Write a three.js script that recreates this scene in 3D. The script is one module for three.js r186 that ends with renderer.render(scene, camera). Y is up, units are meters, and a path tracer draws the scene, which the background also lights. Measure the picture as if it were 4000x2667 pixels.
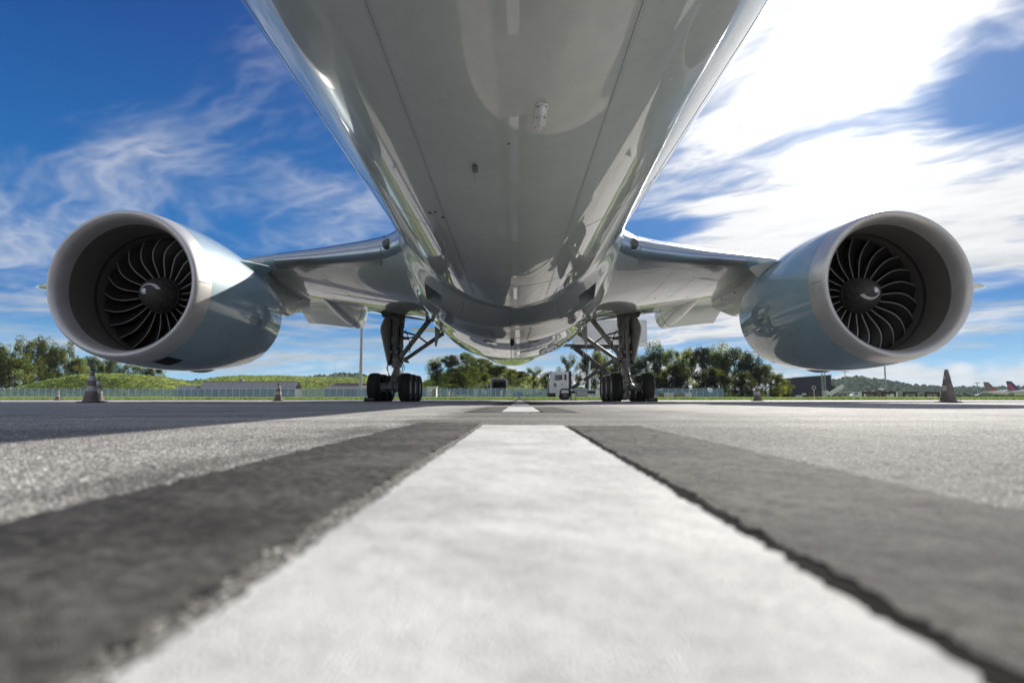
import * as THREE from 'three';
import { mergeGeometries } from 'three/addons/utils/BufferGeometryUtils.js';
import { RoundedBoxGeometry } from 'three/addons/geometries/RoundedBoxGeometry.js';
import { Brush, Evaluator, SUBTRACTION } from 'three-bvh-csg';

// ---------------------------------------------------------------- camera, sun, exposure
const scene = new THREE.Scene();
const camera = new THREE.PerspectiveCamera(58.52, 1.5, 0.02, 9000);
const CAM_H = 0.105;
camera.position.set(0, CAM_H, 0);
camera.rotation.set(5.41 * Math.PI / 180, 0, 0);
camera.focus = 9; camera.userData.fStop = 3.4;
const renderer = new THREE.WebGLRenderer({ antialias: true });
renderer.toneMapping = THREE.LinearToneMapping;
renderer.toneMappingExposure = 1.58;
renderer.shadowMap.enabled = true;
const SUN = new THREE.Vector3(0.97, 1, -1.71).normalize();
const sun = new THREE.DirectionalLight(new THREE.Color(1, 0.955, 0.88), 4.4);
sun.position.copy(SUN).multiplyScalar(200); sun.castShadow = true;
sun.shadow.mapSize.set(4096, 4096);
Object.assign(sun.shadow.camera, { left: -90, right: 90, top: 90, bottom: -90, near: 1, far: 600 });
scene.add(sun); scene.add(sun.target);

// ---------------------------------------------------------------- random numbers and noise
function rng(seed) { let s = seed >>> 0; return () => { s = (s + 0x6D2B79F5) >>> 0; let t = s; t = Math.imul(t ^ (t >>> 15), t | 1); t ^= t + Math.imul(t ^ (t >>> 7), t | 61); return ((t ^ (t >>> 14)) >>> 0) / 4294967296; }; }
function hash(x, y, z) { let h = Math.imul(x, 374761393) + Math.imul(y, 668265263) + Math.imul(z, 2147483647 ^ 0x5bd1e995) | 0; h = Math.imul(h ^ (h >>> 13), 1274126177); return ((h ^ (h >>> 16)) >>> 0) / 4294967296; }
const sm = (t) => t * t * (3 - 2 * t);
function noise3(x, y, z) {
  const X = Math.floor(x), Y = Math.floor(y), Z = Math.floor(z), u = sm(x - X), v = sm(y - Y), w = sm(z - Z);
  const l = (a, b, t) => a + (b - a) * t;
  return l(l(l(hash(X, Y, Z), hash(X + 1, Y, Z), u), l(hash(X, Y + 1, Z), hash(X + 1, Y + 1, Z), u), v),
    l(l(hash(X, Y, Z + 1), hash(X + 1, Y, Z + 1), u), l(hash(X, Y + 1, Z + 1), hash(X + 1, Y + 1, Z + 1), u), v), w);
}
function fbm(x, y, z, o = 5, gain = 0.5) { let a = 0.5, s = 0, n = 0; for (let i = 0; i < o; i++) { s += a * noise3(x, y, z); n += a; a *= gain; x = x * 2.03 + 11.3; y = y * 2.03 + 5.7; z = z * 2.03 + 3.1; } return s / n; }
function pnoise(x, y, p, k = 0) { // periodic in both axes with p cells
  const X = Math.floor(x), Y = Math.floor(y), u = sm(x - X), v = sm(y - Y), m = (a) => ((a % p) + p) % p;
  const a = hash(m(X), m(Y), k), b = hash(m(X + 1), m(Y), k), c = hash(m(X), m(Y + 1), k), d = hash(m(X + 1), m(Y + 1), k);
  return a + (b - a) * u + (c - a) * v + (a - b - c + d) * u * v;
}
function pfbm(x, y, p, o, k = 0) { let a = 0.5, s = 0, n = 0; for (let i = 0; i < o; i++) { s += a * pnoise(x * p, y * p, p, k + i); n += a; a *= 0.5; p *= 2; } return s / n; }
const smooth = (a, b, x) => { const t = Math.min(1, Math.max(0, (x - a) / (b - a))); return t * t * (3 - 2 * t); };
const lerp = (a, b, t) => a + (b - a) * t;
const D2R = Math.PI / 180;

// ---------------------------------------------------------------- sky
function skyTexture() {
  const W = 2048, H = 2048, data = new Float32Array(W * H * 4);
  const sunAz = Math.atan2(SUN.x, -SUN.z), sunEl = Math.asin(SUN.y);
  const blob = (az, el, a0, e0, ra, re) => { const x = (az - a0 * D2R) / (ra * D2R), y = (el - e0 * D2R) / (re * D2R); return Math.exp(-(x * x + y * y)); };
  for (let j = 0; j < H; j++) {
    const el = ((j + 0.5) / H - 0.5) * Math.PI;
    for (let i = 0; i < W; i++) {
      const th = ((i + 0.5) / W - 0.5) * 2 * Math.PI;
      const dx = Math.cos(th) * Math.cos(el), dz = Math.sin(th) * Math.cos(el), dy = Math.sin(el);
      let r, g, b;
      const k = (j * W + i) * 4;
      if (dy < -0.02) { r = 0.16; g = 0.155; b = 0.15; data[k] = r; data[k + 1] = g; data[k + 2] = b; data[k + 3] = 1; continue; }
      const y = Math.max(dy, 0), az = Math.atan2(dx, -dz);
      const ang = Math.acos(Math.min(1, Math.max(-1, dx * SUN.x + dy * SUN.y + dz * SUN.z))) / D2R;
      // clear air
      const t1 = smooth(0, 0.16, y), t2 = smooth(0.1, 0.62, y);
      r = lerp(lerp(0.22, 0.014, t1), 0.0014, t2); g = lerp(lerp(0.40, 0.120, t1), 0.031, t2); b = lerp(lerp(0.54, 0.33, t1), 0.165, t2);
      const near = Math.exp(-ang / 15), wide = Math.exp(-ang / 38);
      r += 0.16 * near + 0.02 * wide; g += 0.19 * near + 0.035 * wide; b += 0.22 * near + 0.06 * wide;
      // high veil clouds drawn on a level sheet
      const q = 1 / (y + 0.10), px = dx * q, pz = dz * q;
      const wx = fbm(px * 0.9 + 3, pz * 0.9, 1.5, 5) - 0.5, wz = fbm(px * 0.9, pz * 0.9 + 9, 4.5, 5) - 0.5;
      const sx = px * 0.80 + pz * 0.60 + wx * 0.7, sz = -px * 0.60 + pz * 0.80 + wz * 0.7;
      const fil = fbm(sx * 0.8, sz * 2.1, 7.1, 8, 0.57), big = fbm(px * 0.55 + 2.2, pz * 0.55 + 6.4, 2.2, 4);
      const w2 = fbm(sx * 1.7, sz * 1.7, 12.3, 4) - 0.5, rid = 1 - Math.abs(2 * fbm(sx * 1.9 + w2 * 0.9, sz * 5.2 + w2 * 0.9, 3.3, 7, 0.6) - 1);
      let bias = -0.21 + (big - 0.5) * 0.60;
      bias += 0.40 * blob(az, el, 25, 22, 11, 13) + 0.16 * blob(az, el, 36, 28, 7, 6) + 0.24 * blob(az, el, 23, 9, 22, 5) + 0.20 * blob(az, el, 39, 13.5, 8, 3.5);
      bias += 0.13 * blob(az, el, -38, 13.0, 14, 3.2) + 0.13 * blob(az, el, -15, 14.5, 8, 5) + 0.16 * blob(az, el, -22, 31, 5, 6) + 0.13 * blob(az, el, -31, 20, 6, 3) + 0.10 * blob(az, el, -33, 33, 8, 3);
      bias += 0.26 * smooth(55 * D2R, 100 * D2R, Math.abs(az)) + 0.12 * smooth(40 * D2R, 65 * D2R, el) + 0.14 * blob(az, el, -16, 32, 5, 5) + 0.10 * blob(az, el, -34, 18.6, 5, 2);  // extra unseen cloud behind the lens and overhead, added for whiter fill light
      bias -= 0.34 * blob(az, el, 40, 22.3, 3.2, 2.8) + 0.24 * blob(az, el, 13, 15.3, 5, 1.6) + 0.16 * blob(az, el, 39.5, 17.2, 3.5, 1.2);
      let dens = smooth(0.28, 0.90, fil + bias + 0.42 * (rid - 0.66)) * smooth(0.0, 0.05, y);
      dens = Math.min(1, dens * (0.40 + 0.80 * rid));
      dens = Math.min(1, dens + 0.5 * smooth(0.62, 1.0, fil * 0.5 + rid * 0.5 + bias * 0.8) * smooth(0.02, 0.1, y));
      dens *= lerp(0.54, 1, Math.max(smooth(52, 24, ang), smooth(70, 110, ang)));
      // long flat bands low over the horizon
      const ba = az * 5.2 + 0.9 * fbm(az * 3, el * 30, 8, 3), bb = el * 62 + 1.6 * (fbm(az * 4, el * 20, 2, 3) - 0.5);
      const band = smooth(0.42, 0.72, fbm(ba, bb, 5.5, 5)) * smooth(0.012, 0.03, y) * (1 - smooth(0.13, 0.25, y)) * 0.85;
      // heaped clouds standing on the horizon
      const heapTop = 0.028 + 0.05 * fbm(az * 9, 3, 1, 4) * smooth(0.3, 0.7, fbm(az * 3.1 + 4, 1, 6, 2)), heapN = fbm(az * 30, el * 46, 9, 5);
      const heap = smooth(0.0, 0.022, heapTop + (heapN - 0.5) * 0.05 - y) * 0.8;
      const lit = (0.47 + 0.9 * Math.exp(-ang / 5) + 0.12 * Math.exp(-ang / 18)) * (0.80 + 0.30 * rid);
      const cr = lit * 0.99, cg = lit * 1.0, cb = lit * 1.02;
      r = lerp(r, cr, dens); g = lerp(g, cg, dens); b = lerp(b, cb, dens);
      const shade = 0.52 + 0.42 * fbm(ba * 1.7, bb * 1.4, 2.5, 4);
      r = lerp(r, lit * shade * 0.86, band); g = lerp(g, lit * shade * 0.93, band); b = lerp(b, lit * shade, band);
      const hs = 0.85 + 0.30 * heapN;
      r = lerp(r, lit * hs * 0.96, heap); g = lerp(g, lit * hs * 0.99, heap); b = lerp(b, lit * hs, heap);
      data[k] = r; data[k + 1] = g; data[k + 2] = b; data[k + 3] = 1;
    }
  }
  const t = new THREE.DataTexture(data, W, H, THREE.RGBAFormat, THREE.FloatType);
  t.mapping = THREE.EquirectangularReflectionMapping; t.magFilter = THREE.LinearFilter; t.minFilter = THREE.LinearFilter; t.wrapS = THREE.RepeatWrapping; t.needsUpdate = true;
  return t;
}
const skyTex = skyTexture();
scene.background = skyTex; scene.environment = skyTex;

// ---------------------------------------------------------------- textures and materials
function tex(n, f, srgb = false) { // f(u, v) -> grey number or [r, g, b], 0..1
  const d = new Uint8Array(n * n * 4);
  for (let j = 0; j < n; j++) for (let i = 0; i < n; i++) {
    const c = f(i / n, j / n), k = (j * n + i) * 4;
    if (typeof c === 'number') d[k] = d[k + 1] = d[k + 2] = Math.max(0, Math.min(255, c * 255)); else for (let m = 0; m < 3; m++) d[k + m] = Math.max(0, Math.min(255, c[m] * 255));
    d[k + 3] = 255;
  }
  const t = new THREE.DataTexture(d, n, n); t.wrapS = t.wrapT = THREE.RepeatWrapping; t.magFilter = THREE.LinearFilter; t.minFilter = THREE.LinearMipmapLinearFilter; t.generateMipmaps = true;
  if (srgb) t.colorSpace = THREE.SRGBColorSpace; t.needsUpdate = true; return t;
}
function rep(t, s) { const c = t.clone(); c.repeat.set(s, s); c.needsUpdate = true; return c; }
const col = (r, g, b) => new THREE.Color().setRGB(r, g, b);
const mat = (c, rough = 0.6, o = {}) => new THREE.MeshPhysicalMaterial({ color: c, roughness: rough, side: THREE.DoubleSide, ...o });

// stones in binder, periodic: returns [height, stone tone, edge]
function stones(n, cells, seed) {
  const h = new Float32Array(n * n), tone = new Float32Array(n * n), R = rng(seed), P = [];
  for (let i = 0; i < cells * cells; i++) P.push(R(), R(), R(), R());
  for (let j = 0; j < n; j++) for (let i = 0; i < n; i++) {
    const x = i / n * cells, y = j / n * cells, X = Math.floor(x), Y = Math.floor(y); let d1 = 9, d2 = 9, id = 0;
    for (let b = -1; b <= 1; b++) for (let a = -1; a <= 1; a++) {
      const cx = (X + a + cells) % cells, cy = (Y + b + cells) % cells, q = (cy * cells + cx) * 4;
      const ex = X + a + 0.15 + 0.7 * P[q] - x, ey = Y + b + 0.15 + 0.7 * P[q + 1] - y, e = (ex * ex + ey * ey) / (0.55 + 0.75 * P[q + 2]);
      if (e < d1) { d2 = d1; d1 = e; id = q; } else if (e < d2) d2 = e;
    }
    h[j * n + i] = Math.min(1, (Math.sqrt(d2) - Math.sqrt(d1)) * 2.2) * (0.35 + 0.65 * P[id + 2]); tone[j * n + i] = P[id + 3];
  }
  return { h, tone };
}
const AN = 2048, st = stones(AN, 300, 5);
const asphaltMap = tex(AN, (u, v) => {
  const k = Math.round(v * AN) * AN + Math.round(u * AN), h = st.h[k] ?? 0, t = st.tone[k] ?? 0, p = pfbm(u, v, 6, 4, 3);
  const s = (0.36 + 0.60 * h * (0.45 + 0.95 * t) + (p - 0.5) * 0.16); return [s * 1.01, s, s * 0.985];
}, true);
const asphaltBump = tex(AN, (u, v) => { const k = Math.round(v * AN) * AN + Math.round(u * AN); return 0.75 * (st.h[k] ?? 0) + 0.25 * pfbm(u, v, 10, 4, 20); });
const fineBump = tex(1024, (u, v) => 0.6 * pfbm(u, v, 16, 5, 40) + 0.4 * pnoise(u * 512, v * 512, 512, 41));
const paintMap = tex(1024, (u, v) => { const s = 0.92 + (pfbm(u, v, 8, 6, 60) - 0.5) * 0.26 + (pfbm(u, v, 120, 3, 66) - 0.5) * 0.12 - 0.04 * smooth(0.66, 0.82, pfbm(u, v, 30, 3, 70)); return [s, s * 0.995, s * 0.985]; }, true);
const blackMap = tex(1024, (u, v) => { const s = 0.70 + (pfbm(u, v, 6, 6, 90) - 0.5) * 0.6 + (pfbm(u, v, 90, 3, 97) - 0.5) * 0.7; return [s, s * 0.985, s * 0.97]; }, true);
const skinBump = tex(1024, (u, v) => 0.75 * pfbm(u, v, 7, 3, 110) + 0.25 * pfbm(u, v, 24, 2, 120));
const dirt = tex(1024, (u, v) => { const a = pfbm(u, v, 5, 5, 130), s = 0.95 + (a - 0.5) * 0.09 + (pfbm(u, v, 60, 3, 140) - 0.5) * 0.05; return [s, s, s * 0.99]; }, true);
const mottle = tex(512, (u, v) => { const s = 0.82 + (pfbm(u, v, 8, 5, 150) - 0.5) * 0.5; return [s, s, s]; }, true);
const grassMap = tex(1024, (u, v) => { const a = pfbm(u, v, 6, 6, 160), b = pfbm(u, v, 70, 3, 165), s = 0.55 + 0.6 * (a - 0.5) + 0.8 * (b - 0.5); return [s * (0.88 + 0.3 * a), s, s * 0.55]; }, true);
const corrugBump = tex(256, (u) => 0.5 + 0.5 * Math.sin(u * Math.PI * 2 * 8));

const M = {
  asphalt: mat(col(1.22, 1.195, 1.165), 0.85, { map: asphaltMap, bumpMap: asphaltBump, bumpScale: 0.0035, vertexColors: true, specularIntensity: 0.5 }),
  white: mat(col(0.75, 0.75, 0.745), 0.8, { map: paintMap, bumpMap: asphaltBump, bumpScale: 0.0016, specularIntensity: 0.5 }),
  black: mat(col(0.15, 0.142, 0.136), 0.85, { map: blackMap, bumpMap: asphaltBump, bumpScale: 0.003, specularIntensity: 0.6 }),
  tar: mat(col(0.02, 0.019, 0.018), 1.0, { specularIntensity: 0.06, bumpMap: fineBump, bumpScale: 0.002 }),
  concrete: mat(col(0.42, 0.41, 0.39), 0.85, { map: mottle }),
  skin: mat(col(0.53, 0.58, 0.552), 0.35, { map: dirt, clearcoat: 1, clearcoatRoughness: 0.015, ior: 1.6, bumpMap: skinBump, bumpScale: 0.0022 }),
  cowl: mat(col(0.35, 0.505, 0.58), 0.5, { map: dirt, clearcoat: 1, clearcoatRoughness: 0.02, ior: 1.6, bumpMap: skinBump, bumpScale: 0.0009 }),
  lapSeam: mat(col(0.27, 0.29, 0.28), 0.6), seam: mat(col(0.20, 0.21, 0.21), 0.6),
  lip: mat(col(0.76, 0.73, 0.705), 0.38, { metalness: 0.5, map: dirt }),
  slat: mat(col(0.66, 0.67, 0.68), 0.27, { metalness: 0.95, map: dirt }),
  liner: mat(col(0.165, 0.148, 0.132), 0.55, { map: dirt }),
  darkMetal: mat(col(0.06, 0.058, 0.055), 0.5, { metalness: 0.3 }),
  spinner: mat(col(0.15, 0.14, 0.132), 0.36, { map: mottle }),
  blade: mat(col(1, 1, 1), 0.38, { vertexColors: true, metalness: 0.25 }),
  whitePaint: mat(col(0.82, 0.82, 0.81), 0.4),
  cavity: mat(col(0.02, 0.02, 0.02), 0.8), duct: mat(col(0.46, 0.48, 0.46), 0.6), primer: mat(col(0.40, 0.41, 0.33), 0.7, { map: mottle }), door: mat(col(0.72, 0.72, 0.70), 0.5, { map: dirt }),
  gear: mat(col(0.46, 0.45, 0.43), 0.5, { map: mottle }),
  gearDark: mat(col(0.20, 0.19, 0.18), 0.55, { map: mottle }),
  chrome: mat(col(0.7, 0.7, 0.7), 0.15, { metalness: 1 }),
  tyre: mat(col(0.055, 0.053, 0.051), 0.8, { map: mottle, bumpMap: fineBump, bumpScale: 0.001 }),
  rim: mat(col(0.46, 0.46, 0.45), 0.42, { metalness: 0.3 }),
  glass: mat(col(0.9, 0.95, 0.97), 0.05, { transmission: 0.9, thickness: 0, ior: 1.5 }),
  darkGlass: mat(col(0.05, 0.06, 0.07), 0.05, { clearcoat: 1 }),
  red: mat(col(0.32, 0.03, 0.03), 0.5), ink: mat(col(0.06, 0.07, 0.08), 0.6),
  coneBody: mat(col(0.27, 0.225, 0.20), 0.75, { map: mottle }), coneWhite: mat(col(0.66, 0.64, 0.63), 0.6, { map: mottle }), coneBase: mat(col(0.05, 0.045, 0.042), 0.8),
  rubber: mat(col(0.02, 0.02, 0.02), 0.75),
  truckWhite: mat(col(0.74, 0.74, 0.72), 0.35, { map: dirt, clearcoat: 0.5, clearcoatRoughness: 0.1 }), truckDark: mat(col(0.03, 0.03, 0.03), 0.55), steel: mat(col(0.35, 0.36, 0.37), 0.45, { metalness: 0.6 }),
  mast: mat(col(0.42, 0.45, 0.47), 0.45, { metalness: 0.4, map: dirt }),
  fencePost: mat(col(0.66, 0.71, 0.72), 0.5), fenceMesh: mat(col(0.26, 0.38, 0.48), 0.8, { transparent: true, opacity: 0.42 }),
  roof: mat(col(0.60, 0.57, 0.53), 0.85, { map: mottle }), roofDark: mat(col(0.38, 0.33, 0.29), 0.85, { map: mottle }), wall: mat(col(0.42, 0.40, 0.37), 0.85, { map: mottle }), pale: mat(col(0.72, 0.72, 0.70), 0.7), blueTrim: mat(col(0.05, 0.28, 0.55), 0.6),
  hangar: mat(col(0.032, 0.032, 0.052), 0.6, { bumpMap: corrugBump, bumpScale: 0.02 }), brown: mat(col(0.09, 0.055, 0.04), 0.7), navy: mat(col(0.02, 0.03, 0.14), 0.4), tarp: mat(col(0.06, 0.05, 0.16), 0.95), tailRed: mat(col(0.50, 0.05, 0.07), 0.4), taupe: mat(col(0.20, 0.15, 0.12), 0.5),
  grass: mat(col(0.58, 0.74, 0.19), 0.95, { map: grassMap }),
  blades: mat(col(1, 1, 1), 0.9, { vertexColors: true, transmission: 0.4, thickness: 0 }),
  leaf: mat(col(1, 1, 1), 0.95, { vertexColors: true, transmission: 0.58, thickness: 0, specularIntensity: 0.3 }),
  bark: mat(col(0.10, 0.075, 0.055), 0.95, { map: mottle }),
  farLeaf: mat(col(0.07, 0.115, 0.05), 0.95),
};

// ---------------------------------------------------------------- building helpers
const names = {};
function numbered(n) { const k = names[n] = (names[n] ?? -1) + 1; return k ? `${n}_${String(k).padStart(3, '0')}` : n; }
function finish(o) { o.traverse?.((m) => { if (m.isMesh) { m.castShadow = true; m.receiveShadow = true; } }); return o; }
function obj(name, geo, m, parent) { if (Array.isArray(geo)) geo = merge(geo); const o = new THREE.Mesh(geo, m); o.name = name; o.castShadow = o.receiveShadow = true; parent.add(o); return o; }
function part(name, parent) { const g = new THREE.Group(); g.name = name; parent.add(g); return g; }
function thing(name, label, category, [x, y, z] = [0, 0, 0], turn = 0, group) {
  const o = new THREE.Group(); o.name = numbered(name); o.position.set(x, y, z); o.rotation.y = turn; o.userData = { label, category }; if (group) o.userData.group = group; scene.add(o); return o;
}
function struct(name, geo, m, label) { const o = obj(numbered(name), geo, m, scene); o.userData = { kind: 'structure' }; if (label) o.userData.label = label; return o; }
function stuff(name, geo, m, label, category) { const o = obj(numbered(name), geo, m, scene); o.userData = { kind: 'stuff', label, category }; return o; }
function merge(list) {
  const keep = list.some((g) => g.attributes.color);
  return mergeGeometries(list.map((g) => { const n = g.index ? g.toNonIndexed() : g; for (const k of Object.keys(n.attributes)) if (!['position', 'normal', 'uv'].includes(k) && !(keep && k === 'color')) n.deleteAttribute(k); if (!n.attributes.uv) n.setAttribute('uv', new THREE.BufferAttribute(new Float32Array(n.attributes.position.count * 2), 2)); return n; }));
}
const V = (x, y, z) => new THREE.Vector3(x, y, z);
function loft(rows, { close = false, caps = false, scale = 1, flip = false } = {}) { // rows of Vector3
  const n = rows[0].length, pos = [], uv = [], idx = [];
  let along = 0;
  rows.forEach((r, j) => {
    if (j) along += r[n >> 1].distanceTo(rows[j - 1][n >> 1]);
    let c = 0; r.forEach((p, i) => { if (i) c += p.distanceTo(r[i - 1]); pos.push(p.x, p.y, p.z); uv.push(along * scale, c * scale); });
  });
  const m = close ? n : n - 1;
  for (let j = 0; j < rows.length - 1; j++) for (let i = 0; i < m; i++) { const a = j * n + i, b = j * n + (i + 1) % n, c = a + n, d = b + n - (0); flip ? idx.push(a, b, c, b, d, c) : idx.push(a, c, b, b, c, d); }
  if (caps) for (const [j, f] of [[0, flip], [rows.length - 1, !flip]]) { const base = pos.length / 3, r = rows[j], ctr = r.reduce((s, p) => s.add(p), V(0, 0, 0)).divideScalar(n); r.forEach((p) => { pos.push(p.x, p.y, p.z); uv.push(p.x * scale, p.y * scale); }); pos.push(ctr.x, ctr.y, ctr.z); uv.push(0, 0); for (let i = 0; i < n; i++) { const a = base + i, b = base + (i + 1) % n; f ? idx.push(a, b, base + n) : idx.push(b, a, base + n); } }
  const g = new THREE.BufferGeometry(); g.setAttribute('position', new THREE.Float32BufferAttribute(pos, 3)); g.setAttribute('uv', new THREE.Float32BufferAttribute(uv, 2)); 
  if (caps) { let v = 0; for (let i = 0; i < idx.length; i += 3) { const [a, b, c] = [idx[i] * 3, idx[i + 1] * 3, idx[i + 2] * 3]; v += pos[a] * (pos[b + 1] * pos[c + 2] - pos[b + 2] * pos[c + 1]) - pos[a + 1] * (pos[b] * pos[c + 2] - pos[b + 2] * pos[c]) + pos[a + 2] * (pos[b] * pos[c + 1] - pos[b + 1] * pos[c]); } if (v < 0) for (let i = 0; i < idx.length; i += 3) [idx[i], idx[i + 1]] = [idx[i + 1], idx[i]]; }
  g.setIndex(idx); g.computeVertexNormals(); return g;
}
function rod(a, b, r1, r2 = r1, seg = 14) { const d = b.clone().sub(a), g = new THREE.CylinderGeometry(r2, r1, d.length(), seg, 1); g.applyQuaternion(new THREE.Quaternion().setFromUnitVectors(V(0, 1, 0), d.normalize())); const m = a.clone().add(b).multiplyScalar(0.5); g.translate(m.x, m.y, m.z); return g; }
function bx(w, h, d, x = 0, y = 0, z = 0, r = 0) { const g = r ? new RoundedBoxGeometry(w, h, d, 2, r) : new THREE.BoxGeometry(w, h, d); g.translate(x, y, z); return g; }
function hose(pts, r, seg = 24) { return new THREE.TubeGeometry(new THREE.CatmullRomCurve3(pts), seg, r, 6); }
function lathe(pts, seg = 48) { return new THREE.LatheGeometry(pts.map(([r, y]) => new THREE.Vector2(r, y)), seg); }
function plate(shapePts, t, toWorld) { // flat polygon with thickness; toWorld maps (u, v, w) to a point
  const s = new THREE.Shape(shapePts.map(([u, v]) => new THREE.Vector2(u, v))), g = new THREE.ExtrudeGeometry(s, { depth: t, bevelEnabled: true, bevelThickness: Math.min(t * 0.2, 0.02), bevelSize: Math.min(t * 0.2, 0.02), bevelSegments: 1 });
  const p = g.attributes.position; for (let i = 0; i < p.count; i++) { const q = toWorld(p.getX(i), p.getY(i), p.getZ(i)); p.setXYZ(i, q.x, q.y, q.z); } g.computeVertexNormals(); return g;
}

// ---------------------------------------------------------------- ground
function sheet(xs, zs, yOf, colorOf, uvScale) {
  const pos = [], uv = [], c = [], idx = [], n = xs.length;
  zs.forEach((z) => xs.forEach((x) => { pos.push(x, yOf(x, z), z); uv.push(x * uvScale, z * uvScale); if (colorOf) c.push(...colorOf(x, z)); }));
  for (let j = 0; j < zs.length - 1; j++) for (let i = 0; i < n - 1; i++) { const a = j * n + i; idx.push(a, a + 1, a + n, a + 1, a + n + 1, a + n); }
  const g = new THREE.BufferGeometry(); g.setAttribute('position', new THREE.Float32BufferAttribute(pos, 3)); g.setAttribute('uv', new THREE.Float32BufferAttribute(uv, 2)); if (colorOf) g.setAttribute('color', new THREE.Float32BufferAttribute(c, 3)); g.setIndex(idx); g.computeVertexNormals();
  const nn = g.attributes.normal; if (nn.getY(0) < 0) { for (let i = 0; i < idx.length; i += 3) [idx[i], idx[i + 1]] = [idx[i + 1], idx[i]]; g.setIndex(idx); g.computeVertexNormals(); } return g;
}
const span = (a, b, n, f = (t) => t) => Array.from({ length: n + 1 }, (_, i) => a + (b - a) * f(i / n));
const APRON_END = 78;
const relief = (x, d) => 0.0058 * (fbm(x * 60, d * 34, 2, 3) - 0.5) + 0.0030 * (fbm(x * 7, d * 4, 5, 3) - 0.5);
{
  const xs = [...span(-260, -14, 40, (t) => 1 - (1 - t) ** 2), ...span(-14, 14, 112).slice(1, -1), ...span(14, 260, 40, (t) => t * t)];
  const zs = [...span(60, 0, 16), ...span(0, -APRON_END, 220, (t) => t ** 1.9).slice(1)];
  const tone = (x, z) => {
    const a = fbm(x * 0.35, z * 0.35, 1, 4), b = fbm(x * 1.6, z * 1.1, 4, 4), s = fbm(x * 0.12, z * 2.4, 9, 3);
    const lane = x - 0.0125 * -z, e = 0.35 * (fbm(x * 3, z * 1.1, 12, 4) - 0.5) + 0.25 * (fbm(x * 14, z * 5, 15, 3) - 0.5), rubber = smooth(-0.62, -0.42, lane + e) * smooth(2.1, 0.55, lane + e * 2.2);   // tyre rubber ground into the lane of the line
    const v = (0.70 + 0.46 * a + 0.36 * (b - 0.5) + 0.40 * (s - 0.5)) * (1 - 0.55 * rubber); return [v, v * 0.995, v * 0.985];
  };
  struct('apron', sheet(xs, zs, () => -0.006, tone, 1 / 1.9), M.asphalt);
  // rolled surface of the apron with its millimetre relief, modelled out to 45 m
  const nx = 620, nd = 720, pos = [], uv = [], c = [], idx = [];
  for (let j = 0; j <= nd; j++) { const d = 0.12 * (45 / 0.12) ** (j / nd); for (let i = 0; i <= nx; i++) { const q = (i / nx) * 2 - 1, x = q * (0.25 + 1.25 * d), e = Math.min(1, (1 - Math.abs(q)) * 30, (nd - j) / 20), y = lerp(-0.0055, relief(x, d), e); pos.push(x, y, -d); uv.push(x / 1.9, -d / 1.9); c.push(...tone(x, -d)); if (i < nx && j < nd) { const a = j * (nx + 1) + i; idx.push(a, a + 1, a + nx + 1, a + 1, a + nx + 2, a + nx + 1); } } }
  const g = new THREE.BufferGeometry(); g.setAttribute('position', new THREE.Float32BufferAttribute(pos, 3)); g.setAttribute('uv', new THREE.Float32BufferAttribute(uv, 2)); g.setAttribute('color', new THREE.Float32BufferAttribute(c, 3)); g.setIndex(idx); g.computeVertexNormals(); struct('apron_surface', g, M.asphalt);
  // kerb strip of pale concrete along the far edge
  struct('kerb', bx(520, 0.10, 1.2, 0, 0.0, -APRON_END - 0.6), M.concrete);
  struct('ground', sheet(span(-6000, 6000, 30), span(-APRON_END + 200, -7000, 30), () => -0.05, null, 0.25), M.grass);
}
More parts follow.
